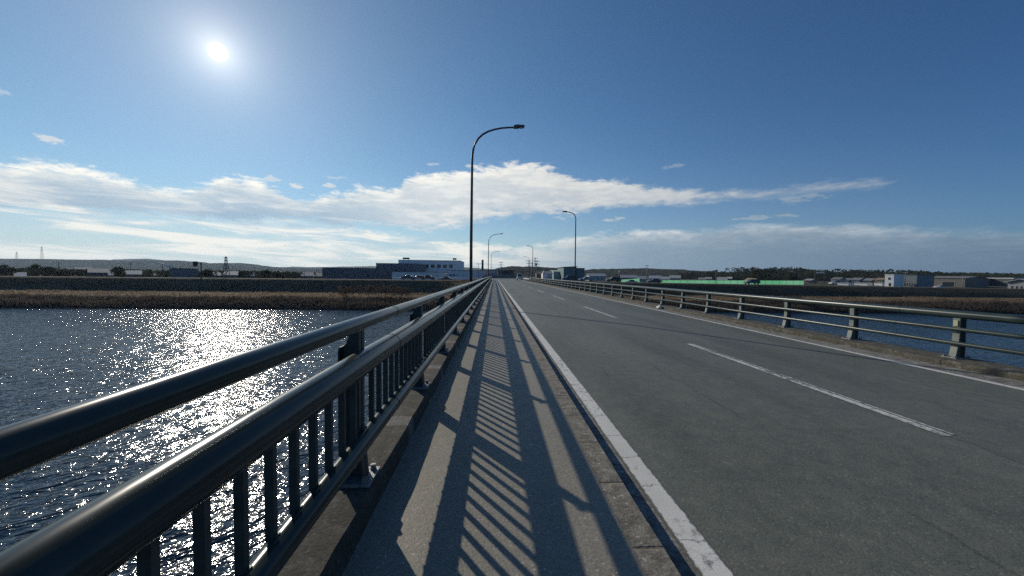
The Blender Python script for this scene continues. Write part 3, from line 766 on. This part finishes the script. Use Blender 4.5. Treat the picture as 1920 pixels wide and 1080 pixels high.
for px, Y, a, colr, lab, kd in (
    (765, 117, 180, DK, 'dark car on the embankment below the white factory, leftmost of that row', 'sedan'),
    (784, 121, 180, WH, 'white van between the dark car and the dark red car under the white factory', 'wagon'),
    (802, 117, 180, RD, 'dark red car with its tail to the white van under the factory windows', 'sedan'),
    (836, 122, 180, BL, 'dark blue car in front of the low white building, rightmost of the row', 'sedan'),
    (1067, 118, 175, BL, 'dark blue car in front of the green grey warehouse beside the lamp post', 'wagon'),
    (1099, 118, 178, SV, 'silver car just right of the green grey warehouses', 'sedan'),
    (1150, 118, 178, DK, 'black car on the embankment near the red and white mast', 'wagon'),
    (1183, 124, 178, SV, 'low grey car by the left end of the green hoarding', 'sedan'),
    (1227, 119, 178, DK, 'black car in front of the green hoarding near the utility pole', 'sedan'),
    (1410, 117, 178, (.05, .05, .06), 'dark van in front of the green hoarding below the wooded ridge', 'wagon'),
    (1566, 160, 178, WH, 'white car left of the long white sheds', 'wagon'),
    (1720, 128, 5, DK, 'dark car parked against the grey hall beside the white house', 'wagon'),
    (1763, 126, 5, WH, 'white car in front of the brown grey warehouse on the right', 'sedan')):
    x = cpos(px, Y); car((x, Y, zz(x, Y)), a, colr, lab, kd)

# ------------------------------------------------------------------ buildings
def building(name, label, cat, px0, px1, ytop, Y, depth, wall, roof=None, kind='flat', group=None, base=None, wins=(), rise=1.2, over=.3, win_mat='window glass', eave=.25, ridge='x', door=None):
    """stands at distance Y between two pixels of the photo; wins: (columns, rows, u0, u1, v0, v1, wfrac)"""
    A, B = at(px0, ytop, Y), at(px1, ytop, Y); z0 = base if base is not None else ground_z((A.x + B.x) / 2, Y) - .1
    cx = (A.x + B.x) / 2; az = math.atan2(cx, Y); az = az if abs(az) > .3 else 0; turn = -az - (.42 if az > .58 else 0)
    wd = (B.x - A.x) / 2 * math.cos(az); zt = (A.z + B.z) / 2 - z0
    g = empty(name, (cx, Y, z0), turn); tag(g, label, cat, group)
    if kind == 'gable': zt -= rise
    b = MB()
    if kind == 'gable' and ridge == 'y':
        b.prism([(-wd, -.3), (wd, -.3), (wd, zt), (0, zt + rise), (-wd, zt)], 0, depth)
    elif kind == 'gable':
        b.prism([(0, -.3), (depth, -.3), (depth, zt), (depth / 2, zt + rise), (0, zt)], -wd, wd, 'x')
    elif kind == 'shed':
        b.prism([(-wd, -.3), (wd, -.3), (wd, zt), (-wd, zt - rise)], 0, depth)
    else: b.box(-wd, wd, 0, depth, -.3, zt)
    b.build('wall', wall, g)
    b = MB(); t = .12
    if kind == 'gable' and ridge == 'y':
        k = rise / wd
        for s in (-1, 1):
            e = wd + over
            b.prism([(0, zt + rise + .01), (s * e, zt - over * k + .01), (s * e, zt - over * k + t), (0, zt + rise + t)], -over, depth + over)
    elif kind == 'gable':
        k = rise / (depth / 2)
        for s in (-1, 1):
            e = depth / 2 + over; c = depth / 2
            b.prism([(c, zt + rise + .01), (c + s * e, zt - over * k + .01), (c + s * e, zt - over * k + t), (c, zt + rise + t)], -wd - over, wd + over, 'x')
    elif kind == 'shed':
        b.prism([(-wd - over, zt - rise + .01), (wd + over, zt + .01), (wd + over, zt + eave), (-wd - over, zt - rise + eave)], -over, depth + over)
    else: b.box(-wd - over * .4, wd + over * .4, -over * .4, depth + over * .4, zt + .003, zt + eave)
    b.build('roof', roof or wall, g)
    for (nx, nz, u0, u1, v0, v1, fr_) in wins:
        for i in range(nx):
            for j in range(nz):
                cu = -wd + 2 * wd * (u0 + (u1 - u0) * (i + .5) / nx); hw = 2 * wd * (u1 - u0) / nx * fr_ / 2
                ca = v0 + (v1 - v0) * j / nz; cb = ca + (v1 - v0) / nz * .8
                b = MB(); b.box(cu - hw, cu + hw, -.05, .02, ca * zt, cb * zt); f = b.build('window', P('window frame', (.35, .35, .34)), g)
                b = MB(); b.box(cu - hw * .9, cu + hw * .9, -.065, -.05, ca * zt + .08, cb * zt - .08); b.build('pane', M[win_mat], f)
    if door:
        b = MB(); b.box(-wd + 2 * wd * door[0], -wd + 2 * wd * door[1], -.06, .02, 0, zt * door[2]); b.build('door', P('door grey', (.12, .12, .12)), g)
    return g
mt_ = lambda n, c, r=.75, v=.12, s=.8: P(n, c, r, v, s)
dk = mt_('dark blue grey cladding', (.075, .10, .125)); dk2 = mt_('blue grey cladding', (.10, .13, .17))
wh = mt_('off white cladding', (.82, .83, .83)); wh2 = mt_('pale ribbed cladding', (.74, .75, .75))
Yf = 190
g = building('factory_hall', 'long low dark grey factory hall left of the white factory block', 'factory', 606, 742, 503.5, Yf, 40, dk, mt_('dark roof', (.05, .06, .07)))
g = building('factory_hall', 'taller blue grey hall joining the dark hall to the white factory block', 'factory', 705, 780, 494.5, Yf + 14, 30, dk2, mt_('dark roof', (.05, .06, .07)))
g = building('factory_block', 'white upper factory block with a row of dark square windows and roof tanks', 'factory', 747, 863, 488.5, Yf + 46, 30, wh, mt_('pale roof', (.4, .42, .44)), wins=((6, 1, .31, .90, .60, .84, .62),))
zt_ = at(800, 488.5, Yf + 46).z - g.location.z
for px0, px1 in ((755, 766), (849, 855)):
    a, c = at(px0, 487, Yf + 50).x - g.location.x, at(px1, 487, Yf + 50).x - g.location.x
    b = MB(); b.box(a, c, 4, 7, zt_ + .9, zt_ + 1.9)
    for x in (a + .2, c - .4):
        b.box(x, x + .2, 4.5, 4.7, zt_ + .2, zt_ + .9)
    b.build('roof_tank', mt_('dark tank', (.05, .05, .06)), g)
g = building('low_factory_wing', 'long low white ribbed building in front of the factory block, with small dark lettering', 'factory', 735, 842, 510.5, Yf - 6, 12, wh2, mt_('grey roof', (.13, .15, .17)), wins=((9, 1, .05, .95, .25, .6, .12),))
g = building('low_factory_wing', 'white ribbed building behind the nearest lamp post with a small dark sign', 'factory', 839, 905, 507.5, Yf - 10, 14, wh2, mt_('dark grey roof', (.09, .10, .12)))
# unreadable small dark lettering on the wall
b = MB(); x = at(842, 515, Yf - 10.1).x - g.location.x; zl = at(842, 517.2, Yf - 10.1).z - g.location.z
for k in range(7):
    if k in (5,): continue
    b.box(x + k * .62, x + k * .62 + .45, -.05, .03, zl, zl + .75)
b.build('lettering', mt_('black paint', (.02, .02, .02)), g)
building('office_building', 'pale grey office behind the second lamp post with a light roof band', 'building', 905, 936, 507, 200, 14, mt_('pale lilac wall', (.33, .33, .38)), mt_('grey roof', (.13, .15, .17)), wins=((4, 1, .1, .9, .3, .7, .5),))
building('shop_building', 'low dark green grey shop facing the far end of the road', 'building', 934, 964, 508, 175, 12, mt_('dark green wall', (.055, .075, .07)), mt_('dark roof', (.05, .06, .07)), over=1.2, wins=((3, 1, .1, .95, .15, .6, .7),), base=-.3)
building('boundary_wall', 'low grey wall across the end of the road in front of the shop', 'wall', 905, 968, 517.5, 160, .3, mt_('block wall', (.22, .23, .23)), base=-.6)
building('warehouse', 'tall blue green corrugated warehouse behind the roadside lamp post', 'warehouse', 1057, 1081, 500, 170, 16, mt_('blue green cladding', (.13, .20, .215)), mt_('dark teal roof', (.05, .07, .07)), kind='shed', rise=.35)
building('warehouse', 'blue green corrugated warehouse, the lower one on the right of the pair', 'warehouse', 1081.5, 1096, 503.5, 171, 16, mt_('blue green cladding', (.13, .20, .215)), mt_('dark teal roof', (.05, .07, .07)))
building('warehouse', 'pale mint green shed on the left of the blue green warehouses', 'warehouse', 1038, 1058, 507, 180, 14, mt_('mint cladding', (.38, .52, .46)), mt_('mint roof', (.45, .58, .52)), kind='gable', rise=.6)
building('house', 'white house with a small tower between the utility poles and the green shed', 'house', 1019, 1036, 509, 165, 8, M['white wall'], mt_('grey tiles', (.22, .22, .24)), kind='gable', rise=1.1, wins=((3, 1, .1, .9, .3, .65, .5),))
g = building('church_tower', 'narrow white pointed tower rising at the left side of the white house', 'tower', 1018, 1021.5, 508, 163, 1.0, M['white wall'], mt_('white tiles', (.55, .55, .55)), kind='gable', ridge='y', rise=1.0, over=.1)
building('house', 'brown brick house left of the white pointed tower', 'house', 1006, 1017, 510, 175, 8, mt_('brown brick', (.16, .11, .09)), mt_('brown tiles', (.10, .075, .065)), kind='gable', rise=.9)
b_ = [  # left, behind the embankment
 (30, 46, 511, 165, (.10, .09, .09), (.50, .50, .52), 'gable', 'small dark house with a bright white roof glint at the left edge of the village'),
 (100, 134, 503.5, 230, (.16, .15, .14), (.30, .31, .33), 'gable', 'long grey roofed hall among dark treetops on the left'),
 (142, 170, 501, 200, (.13, .12, .12), (.34, .34, .36), 'gable', 'grey roofed house just left of the beige roofed barn'),
 (168, 202, 504, 165, (.07, .07, .08), (.38, .36, .32), 'gable', 'wide beige roofed barn with dark walls on the left bank'),
 (197, 218, 509.5, 180, (.14, .14, .14), (.33, .34, .37), 'gable', 'small grey roofed house right of the beige roofed barn'),
 (237, 263, 507.5, 170, (.12, .12, .13), (.40, .42, .44), 'gable', 'pale roofed low house left of the big mound shaped shed'),
 (262, 280, 508, 200, (.15, .12, .11), (.12, .11, .11), 'gable', 'dark brown roofed house beside the pale roofed low house'),
 (283, 312, 510, 190, (.10, .085, .08), (.11, .10, .10), 'gable', 'dark low house with rusty walls right of the pale roofed house'),
 (398, 420, 510, 175, (.16, .16, .17), (.28, .30, .33), 'gable', 'grey house at the left foot of the steel radio mast'),
 (424, 446, 509, 170, (.20, .20, .21), (.36, .38, .41), 'gable', 'light grey house at the right foot of the steel radio mast'),
 (463, 484, 511, 180, (.10, .10, .11), (.22, .24, .26), 'gable', 'dark grey roofed house midway between the mast and the factory'),
 (516, 533, 509, 190, (.25, .25, .26), (.45, .46, .48), 'gable', 'small white roofed house, brightest between mast and factory'),
 (534, 560, 510.5, 200, (.20, .21, .22), (.30, .33, .36), 'gable', 'long pale house just right of the small white roofed house'),
 (566, 586, 511, 180, (.15, .15, .16), (.20, .22, .25), 'gable', 'grey house second from the dark factory hall'),
 (588, 604, 512, 190, (.22, .22, .22), (.16, .18, .2), 'gable', 'small house touching the left end of the dark factory hall'),
]
hg = 'village houses behind the embankment'
for (a, c, yt, Y, wc, rc, kd, lab) in b_:
    building('house', lab, 'house', a, c, yt, Y, 9, P('wall %.2f %.2f %.2f' % wc, wc), P('roof %.2f %.2f %.2f' % rc, tuple(v * .8 for v in rc), .8), kind=kd, rise=1.5 if c - a > 15 else 1., over=.6, group=hg, wins=((3, 1, .12, .9, .35, .75, .35),))
# big grey mound-like shed with a bright sloping roof edge
g = building('storage_shed', 'broad grey shed with a dark flat roof, left of the signboard on a pole', 'shed', 318, 372, 504.5, 150, 10, mt_('shed grey', (.16, .17, .175)), mt_('dark roof', (.05, .06, .07)))
g = empty('roof_edge', at(330, 503, 155) + Vector((0, 0, 0))); tag(g, 'bright white sloping roof edge rising to the left of the broad grey shed', 'roof_edge')
o1, o2 = at(329, 502.5, 155), at(295, 492, 155); L_ = o2 - o1  # white beam standing in for the sloping roof edge
b = MB(); b.tube([(0, 0, 0), tuple(L_)], .25, 8); b.build('beam', M['white wall'], g)
b = MB(); b.tube([tuple(L_ * .75), tuple(L_ * .75 - Vector((0, 0, 4.2)))], .12, 8); b.tube([tuple(L_ * .35), tuple(L_ * .35 - Vector((0, 0, 2.5)))], .12, 8); b.build('support', mt_('dark tank', (.05, .05, .06)), g)
# signboard on a pole
bs = at(377.5, 520, 114); tp = at(377.5, 492, 114)
g = empty('signboard', (bs.x, 114, ground_z(bs.x, 114))); tag(g, 'dark square signboard held out to the left of a tall pole on the embankment', 'sign')
Hs = tp.z - g.location.z
b = MB(); b.tube([(0, 0, -.2), (0, 0, Hs)], .16, 8); b.build('pole', mt_('dark steel', (.05, .055, .06)), g)
b = MB(); b.box(-1.2, 0, -.05, .05, Hs - .2, Hs - .05); b.build('arm', mt_('dark steel', (.05, .055, .06)), g)
a, c = at(362, 490, 114), at(371, 500, 114)
b = MB(); b.box(a.x - bs.x, c.x - bs.x, -.12, -.055, c.z - g.location.z, a.z - g.location.z); b.build('board', mt_('dark blue board', (.02, .03, .05)), g)

# right: hoarding, houses, sheds
def hoard(px0, px1, yt0, yt1, Y, label, mat, base=-1.7, th=.1):
    A, B = at(px0, yt0, Y), at(px1, yt1, Y)
    g = empty('hoarding', (A.x, Y, base)); tag(g, label, 'hoarding')
    n = int((B.x - A.x) / 3)
    b = MB(); b.face([(0, 0, 0), (B.x - A.x, 0, 0), (B.x - A.x, 0, B.z - base), (0, 0, A.z - base)]); b.build('panel', mat, g)
    b = MB()
    for k in range(n + 1): b.box(k * 3 - .04, k * 3 + .04, -.05, 0, 0, (A.z - base) + (B.z - A.z) * min(1, k / max(1, n)) + .05)
    b.build('post', mt_('hoarding post', (.10, .35, .20)), g)
m, t = newmat('green hoarding net'); p = pos(t); x, y, z = t.sep(p)
n = t.noise(t.vm('MULTIPLY', p, (1, 1, .6)), .09, 4, .6); f = t.noise(p, .8, 4, .6)
c = t.mix(t.ss(.40, .62, n), (.22, .72, .36), (.34, .80, .48)); c = t.mix(t.mul(t.ss(.52, .62, f), .35), c, (.20, .62, .42))
b = t.n.new('ShaderNodeBsdfDiffuse'); t.l.new(c, b.inputs[0])
k = t.n.new('ShaderNodeBsdfTranslucent'); t.l.new(c, k.inputs[0])
x_ = t.n.new('ShaderNodeMixShader'); x_.inputs[0].default_value = .5
t.l.new(b.outputs[0], x_.inputs[1]); t.l.new(k.outputs[0], x_.inputs[2])
o = t.n.new('ShaderNodeOutputMaterial'); t.l.new(x_.outputs[0], o.inputs[0])
hoard(1165, 1199, 524.5, 522, 140, 'short bright green hoarding at the left, behind the low grey car', m)
hoard(1236, 1507, 525.5, 526.3, 150, 'long bright green construction hoarding below the wooded ridge', m)
hoard(1200, 1240, 526, 525.5, 152, 'dull green grey hoarding panels between the two bright green hoardings', mt_('grey green panel', (.30, .46, .38)))
rb = [
 (1105, 1136, 513, 210, (.42, .48, .46), (.45, .50, .50), 'gable', 'long pale green roofed shed right of the blue green warehouses'),
 (1164, 1192, 516, 200, (.20, .18, .20), (.34, .36, .40), 'gable', 'lilac roofed low house behind the left hoarding'),
 (1196, 1212, 518, 180, (.35, .38, .40), (.30, .34, .37), 'gable', 'grey roofed hall with a pale front above the grey panels'),
 (1218, 1238, 517, 190, (.55, .55, .55), (.40, .44, .48), 'gable', 'white house peeping over the gap in the hoardings'),
 (1240, 1254, 519, 200, (.36, .39, .41), (.42, .46, .50), 'gable', 'low blue grey roofed house left of the beige apartment house'),
 (1257, 1275, 516.5, 190, (.50, .50, .42), (.45, .45, .40), 'gable', 'beige apartment house at the left foot of the wooded ridge'),
 (1311, 1321, 521, 175, (.55, .55, .50), (.30, .30, .30), 'gable', 'tiny cream house over the long green hoarding, nearest the beige apartment house'),
 (1324, 1333, 520, 180, (.58, .58, .56), (.35, .36, .38), 'gable', 'tiny white gabled house next to the tiny cream house'),
 (1346, 1362, 520, 175, (.58, .59, .55), (.42, .45, .42), 'gable', 'white house with a greenish roof over the middle of the long green hoarding'),
 (1365, 1371, 519.5, 178, (.45, .20, .20), (.55, .50, .50), 'gable', 'narrow pink red house over the middle of the long green hoarding'),
 (1395, 1412, 521.5, 170, (.33, .28, .18), (.42, .34, .20), 'gable', 'ochre roofed house just left of the dark van'),
 (1508, 1520, 523, 200, (.30, .22, .20), (.45, .40, .40), 'gable', 'small reddish house right of the end of the long green hoarding'),
 (1558, 1574, 520, 230, (.40, .38, .33), (.20, .20, .20), 'gable', 'cream walled grey roofed house right of the billboards'),
 (1576, 1592, 521.5, 240, (.36, .37, .38), (.18, .20, .22), 'gable', 'dark roofed house above the leftmost white shed'),
 (1596, 1612, 521, 235, (.42, .42, .42), (.22, .23, .25), 'gable', 'grey house above the second white shed'),
 (1618, 1634, 522, 230, (.34, .34, .34), (.26, .27, .28), 'gable', 'low grey house above the gap between white sheds'),
 (1640, 1655, 521, 225, (.50, .38, .22), (.30, .22, .16), 'gable', 'orange tinted house just left of the tall white flat roofed house'),
]
for (a, c, yt, Y, wc, rc, kd, lab) in rb:
    building('house', lab, 'house', a, c, yt, Y, 8, P('wall %.2f %.2f %.2f' % wc, wc), P('roof %.2f %.2f %.2f' % rc, tuple(v * .8 for v in rc), .8), kind=kd, rise=1.3 if c - a > 12 else .8, over=.5, group=hg, wins=((3, 1, .12, .9, .30, .72, .35),))
for k, (a, c, lab) in enumerate(((1569, 1592, 'low long white shed, leftmost of the three in the field'), (1600, 1627, 'low long pinkish white shed between the other two'), (1638, 1655, 'low short white shed nearest the white house'))):
    building('shed', lab, 'shed', a, c, 530.6, 150, 4, M['white wall'], mt_('shed roof', (.30, .31, .32)), group='white sheds in the field')
# white house with two openings, grey hall behind
g = building('house', 'tall white flat roofed house with two dark windows beside a grey hall', 'house', 1658.5, 1677, 515.5, 140, 7, M['white wall'], M['white wall'], wins=((1, 1, .35, .80, .10, .42, .55), (1, 1, .25, .75, .60, .85, .55)))
building('hall', 'grey two storey hall attached to the right of the tall white house', 'hall', 1677.5, 1721, 516, 142, 12, mt_('hall grey', (.20, .235, .245)), mt_('hall roof', (.11, .12, .13)), wins=((8, 1, .05, .95, .12, .42, .35), (1, 1, .02, .98, .50, .56, .98)))
building('warehouse', 'brown grey gabled warehouse with a dark open front, right of the grey hall', 'warehouse', 1732, 1812, 518, 150, 16, mt_('warehouse taupe', (.16, .15, .135)), mt_('warehouse roof', (.18, .175, .16)), kind='gable', rise=.8, wins=((1, 1, .40, .78, .0, .72, .9),))
building('warehouse', 'low olive grey warehouse behind and right of the brown grey one', 'warehouse', 1800, 1848, 521, 165, 14, mt_('warehouse olive', (.13, .14, .125)), mt_('warehouse olive roof', (.15, .16, .15)), kind='gable', rise=.8)
building('shed', 'long shed with a bright white roof edge under the dark trees at the right', 'shed', 1844, 1902, 522.5, 160, 8, mt_('shed green grey', (.09, .10, .10)), mt_('white roof', (.62, .62, .60)), kind='flat', eave=.42, group=None)
g = building('shed', 'white roofed gabled shed at the right edge of the view', 'shed', 1887, 1945, 523.5, 130, 10, mt_('shed pale grey', (.26, .27, .28)), mt_('white roof', (.62, .62, .60)), kind='gable', ridge='y', rise=1.0, over=.8, wins=((5, 1, .08, .92, .15, .6, .4),))
# billboards
g = empty('billboard', (at(1538, 530, 165).x, 165, -1.6)); tag(g, 'pair of white billboard strips on dark posts in front of the wooded ridge', 'billboard')
for (ya, yb) in ((505.5, 507.6), (510.2, 512.2)):
    a, c = at(1531, ya, 165), at(1545.5, yb, 165)
    b = MB(); b.box(a.x - g.location.x, c.x - g.location.x, -.1, 0, c.z + 1.6, a.z + 1.6); b.build('panel', M['white wall'], g)
for px in (1529, 1546.5):
    x = at(px, 505, 165).x - g.location.x
    b = MB(); b.tube([(x, .1, 0), (x, .1, at(px, 505, 165).z + 1.6)], .13, 8); b.build('post', mt_('dark steel', (.05, .055, .06)), g)
# dark pylon sign
a, c = at(903, 487, 158), at(906.6, 511, 158)
g = empty('pylon_sign', ((a.x + c.x) / 2, 158, -.3)); tag(g, 'narrow tall dark pylon sign between the first two lamp posts', 'sign'); hw = (c.x - a.x) / 2
b = MB(); b.box(-hw, hw, -.25, .25, at(905, 506, 158).z + .3, a.z + .3); b.build('board', mt_('dark maroon board', (.03, .022, .03)), g)
b = MB(); b.box(-hw * .5, hw * .5, -.15, .15, 0, at(905, 506, 158).z + .298); b.build('post', mt_('pale steel', (.45, .45, .47)), g)

# utility poles
def upole(px, ytop, Y, label, r=.16, arms=2, trans=True, conc=(.22, .21, .20)):
    t_ = at(px, ytop, Y); z0 = ground_z(t_.x, Y) - .1; H = t_.z - z0
    g = empty('utility_pole', (t_.x, Y, z0)); tag(g, label, 'utility pole', 'utility poles beyond the bridge')
    b = MB(); b.tube([(0, 0, -.2), (0, 0, H)], [r, r * .62], 10); b.build('pole', P('pole concrete', conc), g)
    for k in range(arms):
        z = H - .35 - k * .9; b = MB(); b.box(-.95, .95, -.05, .05, z, z + .1); ar = b.build('crossarm', mt_('dark steel', (.05, .055, .06)), g)
        for x in (-.85, -.3, .3, .85): b = MB(); b.tube([(x, 0, z + .1), (x, 0, z + .34)], .06, 6); b.build('insulator', M['white wall'], ar)
    if trans:
        b = MB(); b.tube([(.42, 0, H - 3.1), (.42, 0, H - 2.1)], .28, 10); b.build('transformer', M['steelgrey'], g)
for a in ((991.5, 488, 132, 'utility pole with a transformer, left of the pole cluster by the farthest lamps'), (998, 492, 150, 'utility pole without a transformer, in the middle of the pole cluster', .16, 2, False), (1003.5, 483, 142, 'tallest utility pole of the cluster, directly behind the second roadside lamp'), (1007, 489, 128, 'utility pole with long crossarms at the right of the cluster', .15, 3, True),
          (939.5, 491, 150, 'lone utility pole above the dark shop roof'), (1213, 497, 150, 'lone utility pole over the gap between the hoardings', .14), (1343, 506, 145, 'thin wooden utility pole in front of the wooded ridge', .11, 1, False, (.12, .1, .08)),
          (897, 494, 165, 'thin utility pole between the nearest lamp post and the dark pylon sign', .13, 1, False), (1698, 510, 138, 'thin utility pole in front of the grey hall', .11, 1, False), (1806, 517, 140, 'pale utility pole beside the brown grey warehouse', .14, 1, False), (245, 491, 190, 'utility pole over the dark treetops, left of the sloping roof edge', .15, 2, False), (109, 492, 200, 'utility pole among the dark treetops on the far left', .15, 2, True)):
    upole(*a)
# red and white mast pair
x = at(1161, 520, 135).x
g = empty('barrier_post', (x, 135, zz(x, 135))); tag(g, 'red and white painted mast beside the black car', 'mast')
H = at(1161, 507, 135).z - g.location.z
for k in range(4):
    b = MB(); b.tube([(0, 0, H * k / 4), (0, 0, H * (k + 1) / 4)], .17, 10); b.build('band', P('mast red', (.42, .07, .06)) if k % 2 == 0 else M['white wall'], g)
# lattice masts
def lattice(name, label, px, ytop, Y, wbase, wtop, arms=(), base=None, r=.12, cols=None, grp=None):
    t_ = at(px, ytop, Y); z0 = base if base is not None else ground_z(t_.x, Y); H = t_.z - z0
    g = empty(name, (t_.x, Y, z0)); tag(g, label, 'mast', grp)
    b = MB(); n = 8
    for sx in (-1, 1):
        for sy in (-1, 1): b.tube([(sx * wbase / 2, sy * wbase / 2, 0), (sx * wtop / 2, sy * wtop / 2, H)], r, 5)
    for k in range(n):
        a = wbase + (wtop - wbase) * k / n; c = wbase + (wtop - wbase) * (k + 1) / n; za, zb = H * k / n, H * (k + 1) / n
        for s in (-1, 1):
            b.tube([(-a / 2, s * a / 2, za), (c / 2, s * c / 2, zb)], r * .6, 4); b.tube([(a / 2, s * a / 2, za), (-c / 2, s * c / 2, zb)], r * .6, 4)
            b.tube([(s * a / 2, -a / 2, za), (s * c / 2, c / 2, zb)], r * .6, 4)
    b.build('lattice', mt_('mast grey', (.12, .13, .14)), g)
    for (zf, L_) in arms:
        b = MB(); b.tube([(-L_, 0, H * zf), (0, 0, H * zf + L_ * .15), (L_, 0, H * zf)], r, 5); b.build('arm', mt_('mast grey', (.12, .13, .14)), g)
lattice('radio_mast', 'steel lattice radio mast with short arms rising above the village on the left', 423.5, 481, 170, 2.2, .35, ((.93, 1.1), (.80, .8), (.62, 1.0), (.45, 1.3)), r=.09)
lattice('transmission_tower', 'thin transmission tower on the blue hills, the taller one at the left', 78, 462, 1850, 9, 2, ((.95, 7), (.82, 8), (.70, 8)), base=45, r=.3, grp='towers on the far hills')
lattice('transmission_tower', 'thin transmission tower on the blue hills, the shorter one at the left edge', 31, 472, 1850, 8, 2, ((.93, 5), (.75, 6)), base=45, r=.25, grp='towers on the far hills')

# ------------------------------------------------------------------ trees and shrubs
def tree(name, label, cat, x, y, h, w_, mat, n=40, q=12, s=.28, group=None, bare=False):
    z0 = ground_z(x, y); g = empty(name, (x, y, z0)); tag(g, label, cat, group)
    b = MB(); b.tube([(0, 0, -.2), (.1, 0, h * .45), (0, .1, h * .8)], [h * .035, h * .025, h * .01], 7)
    for k in range(7):
        a = random.uniform(0, 6.28); z = h * random.uniform(.3, .6); L_ = w_ * random.uniform(.5, .9)
        b.tube([(0, 0, z), (math.cos(a) * L_ * .5, math.sin(a) * L_ * .5, z + h * .12), (math.cos(a) * L_, math.sin(a) * L_, z + h * .3)], [h * .015, h * .01, h * .004], 5)
    b.build('trunk', M['bark'], g, recalc=False)
    b = MB()
    for k in range(n):
        a = random.uniform(0, 6.28); rr_ = w_ * math.sqrt(random.random()) * .85; zz_ = h * random.uniform(.35, 1.) 
        lim = math.sqrt(max(.05, 1 - ((zz_ / h - .62) / .42) ** 2))
        clump(b, (math.cos(a) * rr_ * lim, math.sin(a) * rr_ * lim, zz_), w_ * .26, w_ * .26, w_ * .2, q, s)
    b.build('crown', mat, g, recalc=False); return g
for (px, Y, h, w_, lab) in ((12, 150, 4.2, 2.4, 'dark round tree at the left edge behind the embankment'), (70, 155, 4.6, 2.6, 'dark tree right of the small bright roofed house'), (92, 150, 3.8, 2.2, 'low dark tree left of the long grey roofed hall'),
                            (224, 155, 4.0, 2.3, 'dark tree between the beige barn and the pale roofed house'), (389, 150, 3.4, 2.2, 'dark bushy tree just right of the signboard pole'), (455, 160, 3.2, 2., 'small dark tree right of the radio mast'), (497, 165, 3.4, 2.4, 'dark round tree midway from the mast to the factory'), (1440, 175, 6.5, 3.6, 'dark tree rising over the long green hoarding behind the dark van'), (1418, 172, 6.0, 3.2, 'dark tree left of the other one behind the dark van'), (1486, 175, 4.5, 2.6, 'bushy tree over the right end of the green hoarding'), (1726, 160, 3.8, 2., 'small dark tree between the grey hall and the brown grey warehouse')):
    x = at(px, 520, Y).x; tree('tree', lab, 'tree', x, Y, h, w_, M['leaf'], 34, 12, .26, 'trees behind the embankment')
for (px, Y, h, w_, lab) in ((648, 95.5, 2.2, 3.0, 'bare shrub on the far bank, leftmost of the thicket'), (690, 96, 2.6, 3.2, 'bare shrub on the far bank, second from the left of the thicket'), (722, 95.4, 3.0, 3.4, 'tallest bare shrub on the far bank in the middle of the thicket'), (752, 95, 2.4, 3.0, 'dark bare shrub at the right of the thicket over the upper rail'), (1190, 94, 2.2, 3.0, 'bare shrub seen through the roadside railing past the white bag'), (1255, 95, 2., 2.8, 'brown shrub seen between the rails right of the white bag'), (1490, 90, 1.7, 2.6, 'low dark green shrub on the far bank under the thick rail')):
    x = at(px, 545, Y).x; tree('shrub', lab, 'shrub', x, Y, h, w_, M['twig'], 60, 14, .10, 'shrubs on the far bank')
# reeds and dry grass on the far bank
def tufts(name, label, mat, n, x0, x1, y0, y1, hh, wd, dens=None):
    b = MB()
    for _ in range(n):
        x = random.uniform(x0, x1); y = y0 + (y1 - y0) * random.random() 
        if dens and mnoise.noise(Vector((x * .06, y * .25, 2))) + random.uniform(-.35, .35) < dens: continue
        z = ground_z(x, y)
        big = 1 + .45 * mnoise.noise(Vector((x * .045, y * .1, 7)))
        for k in range(4):
            a = random.uniform(0, math.pi); h = random.uniform(*hh) * big; d = Vector((math.cos(a), math.sin(a), 0)) * wd * random.uniform(.5, 1.)
            q = Vector((x + random.uniform(-.35, .35), y + random.uniform(-.3, .3), z - .05)); tip = q + Vector((random.uniform(-.3, .3), random.uniform(-.3, .3), h))
            b.face([q - d, q + d, tip + d * .35, tip - d * .25])
    o = b.build(name, mat, recalc=False); tag(o, label, None, None, 'stuff'); return o
tufts('reeds', 'brown reeds and undergrowth along the water on the far bank', M['reed'], 21000, -175, 215, 84.5, 91.5, (.35, .85), .10)
tufts('dry_grass', 'pale dry grass on the flat strip below the embankment', M['straw'], 9000, -190, 235, 93, 104, (.25, .55), .10, -.1)
M['turf'] = foliage('embankment grass', (.13, .105, .075), (.075, .075, .048), .12, .35)
tufts('slope_grass', 'dark short grass over the embankment slope', M['turf'], 12000, -220, 270, 106.5, 111.5, (.15, .35), .10, -.05)

# ------------------------------------------------------------------ the air
m = D.materials.new('haze'); m.use_nodes = True; t = NT(m.node_tree)
v = t.n.new('ShaderNodeVolumePrincipled'); v.inputs['Color'].default_value = (.60, .78, 1., 1); v.inputs['Density'].default_value = .00009; v.inputs['Anisotropy'].default_value = .35
o = t.n.new('ShaderNodeOutputMaterial'); t.l.new(v.outputs[0], o.inputs['Volume'])
b = MB(); b.box(-5950, 5950, -1500, 4200, -12.5, 120); tag(b.build('haze', m), 'thin bluish haze over the river plain and the far hills', None, None, 'stuff')
